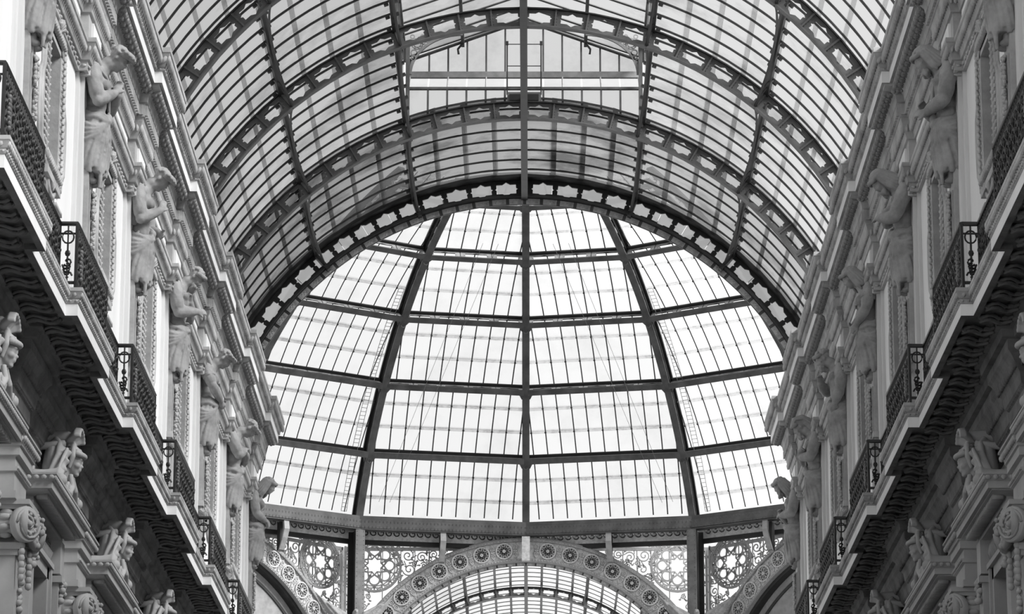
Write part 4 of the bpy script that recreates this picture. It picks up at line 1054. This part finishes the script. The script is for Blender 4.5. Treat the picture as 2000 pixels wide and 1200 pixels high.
ST = {
 (-1, -2): dict(seed=1, female=True, hair='visor', bow=.62, near=((.30,-.43,1.10),(.54,-.16,1.32),(.60,-.08,1.50)), far=((.36,.36,1.15),(.56,.06,1.36),(.6,.0,1.5)), strap=True, near_curl=.8, tilt=.1, tail=-.32, label='stone figure gripping its cloak at the chest, curly hair jutting over the brow'),
 (-1, -1): dict(seed=2, female=True, hair='visor', bow=.75, near=((.26,-.46,1.08),(.58,-.22,1.3),(.66,-.18,1.5)), far=((.34,.4,1.1),(.54,.1,.98),(.6,.02,.9)), shawl=True, near_n=(.3,-1,0), tilt=.22, tail=-.3, label='stone figure raising an open hand to the chin, fur over its back'),
 (-1, 0): dict(seed=3, hair='curls', beard=True, bow=.72, near=((.28,-.46,1.12),(.62,-.2,1.2),(.75,-.12,1.22)), far=((.4,.36,1.2),(.46,.04,1.45),(.44,-.08,1.58)), tilt=.16, tail=-.25, label='bearded stone man with one hand on his chest and the other forearm held out'),
 (-1, 1): dict(seed=4, female=True, hair='wreath', bow=.68, near=((.36,-.44,1.25),(.52,-.14,.98),(.56,-.02,.88)), far=((.32,.42,1.2),(.5,.12,1.0),(.56,.02,.9)), sleeves=True, tilt=.05, tail=-.12, label='stone woman with puffed sleeves and braided hair, arms hanging to her lap'),
 (-1, 2): dict(seed=5, hair='wreath', bow=.9, head=(.5, .02, 1.93), near=((.38,-.43,1.2),(.48,.0,1.4),(.46,.14,1.5)), far=((.4,.42,1.2),(.54,-.04,1.28),(.5,-.2,1.3)), tilt=.12, tail=-.2, label='stone man hugging both arms to his chest, thick wreath of curls'),
 (-1, 3): dict(seed=6, female=True, hair='long', bow=.45, near=((.28,-.43,1.15),(.5,-.12,1.0),(.58,.0,.96)), far=((.3,.43,1.15),(.53,.06,.97),(.58,-.06,.93)), tilt=.1, tail=-.1, label='long-haired stone woman with hands folded at her waist, last on the left before the dome'),
 (1, -2): dict(seed=11, hair='long', beard=True, bow=.6, near=((.30,-.44,1.12),(.56,-.16,1.0),(.68,-.1,1.0)), far=((.34,.4,1.12),(.56,.06,1.1),(.62,-.04,1.15)), strap=True, tilt=.18, tail=-.25, label='long-haired bearded stone man resting a forearm across his belly'),
 (1, -1): dict(seed=12, hair='long', beard=True, bow=.85, head=(.52, 0, 1.93), near=((.42,-.4,1.12),(.66,-.1,1.2),(.7,.04,1.24)), far=((.46,.34,1.25),(.52,-.06,1.34),(.44,-.2,1.36)), tilt=.1, tail=-.3, label='deeply bowed stone man with crossed arms and hair falling forward'),
 (1, 0): dict(seed=13, female=True, hair='long', bow=.55, near=((.30,-.44,1.2),(.46,-.22,.95),(.54,-.14,.86)), far=((.32,.42,1.2),(.5,.1,.98),(.56,.0,.9)), sleeves=True, tilt=.06, tail=-.1, label='stone woman with ruffled sleeve rings, long hair and lowered arms'),
 (1, 1): dict(seed=14, hair='curls', beard=True, bow=.5, near=((.22,-.46,1.2),(.34,-.36,.88),(.38,-.3,.76)), far=((.44,.32,1.3),(.62,.06,1.42),(.64,-.02,1.55)), far_curl=.95, tilt=.12, tail=-.3, label='bearded stone man with one fist raised and the near arm straight down'),
 (1, 2): dict(seed=15, hair='veil', beard=True, bow=.62, near=((.34,-.43,1.15),(.54,-.02,1.22),(.52,.14,1.26)), far=((.4,.4,1.18),(.56,.02,1.36),(.5,-.12,1.4)), strap=True, tilt=.2, tail=-.3, label='veiled bearded stone man with arms crossed over a fold of cloak'),
 (1, 3): dict(seed=16, hair='long', beard=True, bow=.5, near=((.30,-.43,1.15),(.54,-.12,1.16),(.6,.02,1.2)), far=((.34,.42,1.15),(.56,.06,1.24),(.58,-.08,1.3)), tilt=.14, tail=-.15, label='long-haired stone man clasping his arms, last on the right before the dome'),
}
ST[(-1, -3)] = dict(copy=(-1, 0), label='stone figure cut off by the upper left corner, only its draped skirt showing')
ST[(1, -3)] = dict(copy=(1, -1), label='stone figure cut off by the upper right corner, only its draped skirt showing')
DONE = {}
for (sgn, k), spec in ST.items():
    if 'copy' in spec: ms = DONE[spec['copy']]
    else: ms = DONE[(sgn, k)] = statue_meshes(spec)
    t = empty('statue', (sgn*7.2, AX(k), 18.38), spec['label'], 'statue', 'statues of the %s row' % SN[sgn])
    t.scale = (-.98*sgn, 1.14, 1.0)
    bd = put('body', ms[0], t); put('hair', ms[1], bd); put('drapery', ms[2], t)
    put('feet', feet_me, t); hp = put('herm_pillar', herm_me, t); stuff(put('garland', garl_me, hp))

# ------------------------------------------------------------------ lower storey: Ionic pilasters, windows with crested pediments
def fruit(mb, c, n, spread, seed):
    rn = random.Random(seed)
    for i in range(n): mb.blob((c[0] + rn.uniform(-spread[0], spread[0]), c[1] + rn.uniform(-spread[1], spread[1]), c[2] + rn.uniform(-spread[2], spread[2])), rn.uniform(.035, .06), nu=7, nv=5)
def ionic_parts():
    out = []
    m1 = MB().box(0, .27, -.34, .34, 0, 3.35); m1.box(0, .34, -.4, .4, 3.24, 3.33); m1.box(0, .31, -.37, .37, 3.16, 3.24); out.append(('shaft', m1, 'wall_low', False))
    m1 = MB()
    for i in range(5): m1.box(0, .3, -.26 + i*.13 - .04, -.26 + i*.13 + .04, 3.33, 3.62)
    m1.box(0, .25, -.3, .3, 3.33, 3.66); out.append(('fluted_neck', m1, 'wall_low', False))
    m1 = MB().box(0, .46, -.46, .46, 3.86, 3.93).box(0, .42, -.42, .42, 3.8, 3.87); out.append(('abacus', m1, 'wall_low', False))
    for s in (-1, 1):
        m1 = MB(); prof = [(0, .17), (.1, .16), (.18, .15), (.26, .17), (.33, .21), (.37, .235), (.45, .24)]
        m1.loft([[(x, s*.36 + r_*math.cos(2*PI*j/18), 3.6 + r_*math.sin(2*PI*j/18)) for j in range(18)] for x, r_ in prof])
        for j in range(7):
            a = 2*PI*j/7; m1.blob((.13, s*.36 + .165*math.cos(a), 3.6 + .165*math.sin(a)), (.1, .05, .05), nu=6, nv=4)
        out.append(('bolster', m1, 'wall_low', True))
        m1 = MB(); n_ = 22
        def dk(x, y, z): 
            c_, s2 = math.cos(.62), math.sin(.62)*s; return (.42 + x*c_ - y*s2*0 - y*math.sin(.62)*s*1.0, s*.42 + x*s2 + y*c_, 3.58 + z)
        m1.loft([[dk(x, r_*math.cos(2*PI*j/n_), r_*math.sin(2*PI*j/n_)) for j in range(n_)] for x, r_ in ((-.1, .2), (-.08, .25), (.02, .255), (.035, .24))])
        for q in range(2): m1.tube([dk(.045, (.225 - .0115*j)*math.cos(j*.5*s + q*PI), (.225 - .0115*j)*math.sin(j*.5*s + q*PI)) for j in range(18)], .022, 6)
        m1.blob(dk(.06, 0, 0), .05, nu=8, nv=5)
        for j in range(9): m1.blob(dk(.05, .14*math.cos(j*.7), .14*math.sin(j*.7)), (.03, .03, .03), nu=6, nv=4)
        out.append(('volute', m1, 'wall_low', True))
        m1 = MB()
        for j in range(6): m1.blob((.36, s*.36, 3.3 - j*.09), (.05, .06 - .006*j, .06), nu=6, nv=4)
        out.append(('husk', m1, 'wall_low', True))
    m1 = MB(); fruit(m1, (.5, 0, 3.66), 22, (.08, .2, .09), 5); fruit(m1, (.46, 0, 3.42), 12, (.06, .1, .1), 6)
    m1.tube([(.42, -.3, 3.55), (.47, -.1, 3.36), (.47, .1, 3.36), (.42, .3, 3.55)], .06, 7); out.append(('fruit_swag', m1, 'wall_low', True))
    m1 = MB(); fruit(m1, (.29, 0, 1.7), 70, (.02, .1, 1.35), 8); out.append(('carved_strip', m1, 'wall_low', True))
    return [(n, m.mesh(n, c, sm)) for n, m, c, sm in out]
ION = ionic_parts()
IL = {-4: 'half cut off by the picture edge', -3: 'the nearest whole one', -2: 'the next behind the nearest', -1: 'the farthest one, at the bottom edge'}
for sgn in (-1, 1):
    for k in (-4, -3, -2, -1):
        t = empty('ionic_pilaster', (sgn*(XW-.02), AX(k), 7.5), 'scrolled stone pilaster capital with fruit, %s side, %s' % (SN[sgn], IL[k]), 'pilaster', 'pilasters on the %s' % SN[sgn])
        if sgn > 0: t.scale = (-1, 1, 1)
        bo = None
        for n, me in ION:
            o = put(n, me, bo if n in ('volute', 'husk') else t)
            if n == 'bolster': bo = o
            if n == 'carved_strip': stuff(o)
# crest: face under a shell hood, flanked by rolled scrolls
def crest_parts():
    out = []; A = MB(); rn = random.Random(21)
    A.blob((.24, 0, .45), (.18, .36, .46), nu=16, nv=10); A.blob((.34, 0, .16), (.16, .2, .24), nu=12, nv=8); A.blob((.42, 0, .1), (.12, .13, .14), nu=12, nv=8)
    for s in (-1, 1):
        A.tube([(.16, s*.58, .03), (.26, s*.5, .3), (.34, s*.38, .58), (.34, s*.22, .8), (.26, s*.12, .9)], [.045, .05, .05, .045, .04], 9); A.tube([(.3, s*.54, .1), (.38, s*.44, .34), (.42, s*.32, .56), (.4, s*.2, .74)], [.03, .04, .04, .03], 8)
        for j in range(3): A.tube([(.34 + .03*j, s*(.42 - .08*j), .3 + .14*j), (.44 + .02*j, s*(.38 - .08*j), .36 + .14*j), (.42, s*(.3 - .08*j), .44 + .14*j)], [.05, .06, .03], 7)
        for j in range(14): A.blob((rn.uniform(.3, .42), s*rn.uniform(.15, .42), rn.uniform(.05, .7)), (.05, rn.uniform(.04, .07), rn.uniform(.03, .06)), Matrix.Rotation(rn.uniform(-1, 1), 3, 'X'), 8, 5)
    out.append(('cartouche', fuse(A, .02, 'wall_low', 0)))
    hr = Matrix.Translation((.5, 0, .56)) @ Matrix.Rotation(.25, 4, 'Y') @ Matrix.Scale(1.12, 4)
    A = MB(); A.blob((0, 0, .03), (.14, .12, .14), nu=14, nv=10); A.blob((.05, 0, -.07), (.095, .09, .12), nu=12, nv=9); A.blob((.1, 0, -.155), (.045, .05, .035), nu=8, nv=6)
    A.tube([(.12, 0, .045), (.14, 0, .01), (.16, 0, -.035), (.13, 0, -.05)], [.016, .02, .026, .022], 7); A.blob((.085, 0, .02), (.05, .1, .06), nu=10, nv=7)
    for s in (-1, 1): A.blob((.115, s*.05, .052), (.03, .05, .016), nu=8, nv=6); A.blob((.11, s*.05, .015), (.025, .03, .017), nu=8, nv=6); A.blob((.09, s*.06, -.045), (.05, .045, .045), nu=8, nv=6)
    A.blob((.135, 0, -.082), (.026, .042, .013), nu=8, nv=6); A.blob((.13, 0, -.103), (.026, .034, .014), nu=8, nv=6); A.tube([(-.02, 0, -.1), (-.04, 0, -.24)], [.07, .08], 10)
    A.xf(hr); out.append(('face', fuse(A, .0145, 'wall_low', 1)))
    A = MB()
    for i in range(60):
        th = rn.uniform(-PI, PI); ph = rn.uniform(-.4, 1.4); d = Vector((math.cos(th)*math.cos(ph), math.sin(th)*math.cos(ph), math.sin(ph)))
        if d.x > .35 and d.z < .5: continue
        A.blob(Vector((-.01 + .15*d.x, .13*d.y, .04 + .14*d.z)), rn.uniform(.028, .042), nu=7, nv=5)
    for i in range(11): a = lerp(-1.3, 1.3, i/10); A.blob((.11*math.cos(a) + .03, .135*math.sin(a), .105), (.05, .036, .042), nu=7, nv=5)
    A.xf(hr); out.append(('curls', fuse(A, .0145, 'wall_low', 0)))
    A = MB()
    for i in range(9):
        a = lerp(-1.2, 1.2, i/8); A.tube([(.4, .04*math.sin(a), .82), (.5, .17*math.sin(a), .84 + .09*math.cos(a)), (.58, .27*math.sin(a), .84 + .2*math.cos(a)), (.66, .29*math.sin(a), .82 + .22*math.cos(a))], [.03, .05, .05, .03], 7)
    A.tube([(.0, 0, .93), (.25, 0, .93), (.46, 0, .93)], [.12, .11, .1], 12)
    for s in (-1, 1): A.tube([(.0, s*.24, .74), (.25, s*.22, .77), (.42, s*.18, .8)], .06, 8); A.tube([(.48, s*.19, .42), (.54, s*.21, .6), (.54, s*.17, .78), (.5, s*.06, .85)], [.03, .045, .045, .03], 7)
    out.append(('shell_hood', fuse(A, .018, 'wall_low', 0)))
    for s in (-1, 1):
        A = MB(); A.loft([[(x, s*.66 + r_*math.cos(2*PI*j/18), .17 + r_*math.sin(2*PI*j/18)) for j in range(18)] for x, r_ in ((0, .14), (.2, .13), (.36, .15), (.42, .165), (.46, .13))])
        A.tube([(.47, s*.66 + (.13 - .008*j)*math.cos(j*.55), .17 + (.13 - .008*j)*math.sin(j*.55)) for j in range(14)], .022, 6)
        A.tube([(.4, s*.66, .33), (.44, s*.54, .5), (.47, s*.4, .64), (.46, s*.28, .7)], [.025, .035, .035, .03], 7)
        A.tube([(.5, s*.1, .34), (.54, s*.16, .14), (.52, s*.36, .0), (.48, s*.64, .02), (.46, s*.84, .1)], [.04, .05, .05, .05, .06], 8); A.blob((.46, s*.9, .09), (.11, .1, .1), nu=9, nv=7)
        for j in range(8): A.blob((.5, s*(.2 + .08*j), .1 + .05*math.sin(j)), (.04, .05, .035), Matrix.Rotation(j*.7, 3, 'X'), 7, 5)
        out.append(('rolled_scroll', fuse(A, .018, 'wall_low', 0)))
    return out
CREST = crest_parts()
CL = {0: 'half cut off by the picture edge', 1: 'nearest whole one', 2: 'second in its row', 3: 'farthest one'}
prof = [(.0, 11.86), (.2, 11.86), (.2, 11.94), (.26, 11.96), (.44, 11.98), (.44, 12.0), (.5, 12.0), (.5, 12.1), (.52, 12.11), (.56, 12.18), (.575, 12.19), (.575, 12.22), (.0, 12.26)]
for sgn in (-1, 1):
    for i in range(4):
        yc = AXES[i] + BAY/2; X = lambda q: sgn*(XW-q); WN += 1
        t = empty('window_%d' % WN, (sgn*XW, yc, 7.5), kind='structure')
        def WB(mb, n, m, smooth=False):
            mb.xf(Matrix.Translation((-sgn*XW, -yc, -7.5))); return mb.build(n, m, t, smooth)
        WB(MB().box(X(-.46), X(-.42), yc-.95, yc+.95, 7.5, 11.35), 'pane', 'pane')
        m1 = MB()
        for h_ in (-.03, -.93, .87): m1.box(X(-.42), X(-.34), yc+h_, yc+h_+.06, 7.5, 11.35)
        WB(m1, 'sash', 'stone')
        m1 = MB()
        for s in (-1, 1): m1.box(X(-.3), X(.08), yc+s*.93, yc+s*1.15, 7.5, 11.4); m1.box(X(0), X(.12), yc+s*1.1, yc+s*1.2, 7.5, 11.4)
        m1.box(X(-.3), X(.08), yc-1.15, yc+1.15, 11.2, 11.42); m1.box(X(-.02), X(.14), yc-1.25, yc+1.25, 11.38, 11.46); WB(m1, 'architrave', 'wall_low')
        m1 = MB()
        for s in (-1, 1): m1.box(X(0), X(.2), yc+s*1.3, yc+s*1.72, 7.5, 11.2); m1.box(X(0), X(.26), yc+s*1.26, yc+s*1.76, 11.2, 11.3); m1.box(X(0), X(.22), yc+s*1.3, yc+s*1.72, 11.34, 11.86)
        WB(m1, 'side_pilaster', 'wall_low')
        m1 = MB()
        for s in (-1, 1): fruit(m1, (X(.24), yc+s*1.51, 11.05), 14, (.02, .12, .2), 4)
        for j in range(18): m1.tube([(X(.06), yc-1.12+j*.13, 11.5), (X(.09), yc-1.05+j*.13, 11.64), (X(.06), yc-1.1+j*.13, 11.8)], .04, 5)
        stuff(WB(m1, 'carved_frieze', 'wall_low', True))
        m1 = MB(); lines = []
        for p, z in prof: h_ = 1.4 + p; lines.append([(sgn*XW, yc-h_, z), (X(p), yc-h_, z), (X(p), yc+h_, z), (sgn*XW, yc+h_, z)])
        m1.grid(lines if sgn < 0 else lines[::-1]); WB(m1, 'pediment_cornice', 'wall_low')
        m1 = MB()
        for j in range(34): m1.blob((X(.545), yc-1.92+j*.1165, 12.15), (.03, .045, .04), nu=6, nv=4)
        for j in range(5): m1.blob((X(.06+j*.11), yc-1.96, 12.15), (.045, .03, .04), nu=6, nv=4)
        for j in range(24): m1.box(X(.24), X(.4), yc-1.6+j*.135, yc-1.53+j*.135, 11.9, 11.98)
        stuff(WB(m1, 'pediment_ornament', 'wall_low', True))
        c = empty('mask_crest', (sgn*(XW-.02), yc, 12.24), 'carved face under a shell hood, %s side, %s' % (SN[sgn], CL[i]), 'carving', 'carved crests on the %s' % SN[sgn])
        if sgn > 0: c.scale = (-1, 1, 1)
        fc = None
        for n, me in CREST:
            o = put(n, me, fc if n == 'curls' else c)
            if n == 'face': fc = o

# ------------------------------------------------------------------ stone eagles at the foot of the dome posts
def eagle_parts():
    A = MB(); A.blob((0, 0, -.35), (.26, .22, .5), nu=14, nv=9); A.blob((0, -.05, .0), (.2, .18, .25), nu=12, nv=8); A.blob((0, .05, -.9), (.15, .12, .3), nu=10, nv=7)
    limb(A, [(0, -.05, .1), (0, -.12, .28), (.02, -.2, .36)], [.13, .1, .09]); A.tube([(.02, -.26, .37), (.02, -.34, .34), (.02, -.36, .27)], [.05, .035, .012], 7)
    for s in (-1, 1): A.blob((.02 + s*.05, -.26, .41), (.03, .03, .02), nu=6, nv=5)
    body = fuse(A, .022, 'eagle', 1); wings = []
    for s in (-1, 1):
        A = MB()
        A.tube([(s*.12, .02, .02), (s*.4, .06, .3), (s*.75, .1, .52), (s*1.2, .12, .85)], [.13, .12, .1, .05], 8)
        for i in range(15):
            f = i/14; b0 = Vector((s*lerp(.2, .95, f), .06, lerp(.05, .6, f))); a = R(lerp(-8, 46, f)); L_ = lerp(.5, .62, f)
            e = b0 + Vector((s*math.cos(a), 0, math.sin(a)))*L_; A.tube([b0, b0.lerp(e, .5) + Vector((0, -.03, -.03)), e], [.08, .11, .03], 7, flat=.4)
        for i in range(12):
            f = i/11; b0 = Vector((s*lerp(.15, .8, f), 0, lerp(.05, .55, f))); a = R(lerp(-25, 30, f)); e = b0 + Vector((s*math.cos(a), -.02, math.sin(a)))*.3
            A.tube([b0, b0.lerp(e, .5) + Vector((0, -.04, 0)), e], [.07, .085, .03], 7, flat=.45)
        wings.append(fuse(A, .02, 'eagle', 1))
    return body, wings
EB, EW = eagle_parts()
for s in (-1, 1):
    t = empty('stone_eagle', (0, 0, 0), 'stone eagle with spread wings at the foot of the %s post' % SN[s], 'eagle', 'stone eagles under the dome')
    rr = nB + .35; t.location = (rr*math.sin(R(22.5*s)), YC + rr*math.cos(R(22.5*s)) - .5, 22.08); t.rotation_euler = (0, 0, -R(12*s))
    put('body', EB, t); put('wing', EW[0], t); put('wing', EW[1], t)

# ------------------------------------------------------------------ maintenance ladders and stay wires inside the dome
for s in (-1, 1):
    t = empty('dome_ladder', (0, YC, Z0D), 'thin maintenance ladder running up beside the %s leaning dome rib' % SN[s], 'ladder', 'ladders in the dome')
    t.rotation_euler = (0, 0, R(90 - 24.4*s))
    rl = [[], []]; rung = MB()
    for i in range(60):
        e = lerp(22.4, 52, i/59); h, z = sph(e, RD + .3)
        for j, y in enumerate((-.1, .1)): rl[j].append((h, y, z - Z0D))
        rung.tube([(h, -.1, z - Z0D), (h, .1, z - Z0D)], .009, 4)
    for j in (0, 1): MB().tube(rl[j][::4] + [rl[j][-1]], .011, 4).build('side_rail', 'lace', t)
    stuff(rung.build('rungs', 'lace', t))
    for q in range(2):
        h0, z0 = sph(24, RD + .1); h1, z1 = sph(62, RD - .3); a0, a1 = R(s*(20.0 - 1.5*q)), R(s*(11 - 4*q))
        w = empty('stay_wire', (0, YC, 0), 'thin %s stay wire slanting up the %s middle dome glazing' % (('outer', 'inner')[q], SN[s]), 'wire', 'stay wires in the dome')
        MB().tube([(h0*math.sin(a0), h0*math.cos(a0), z0), (h1*math.sin(a1), h1*math.cos(a1), z1)], .007, 4).build('wire', 'greyiron', w)
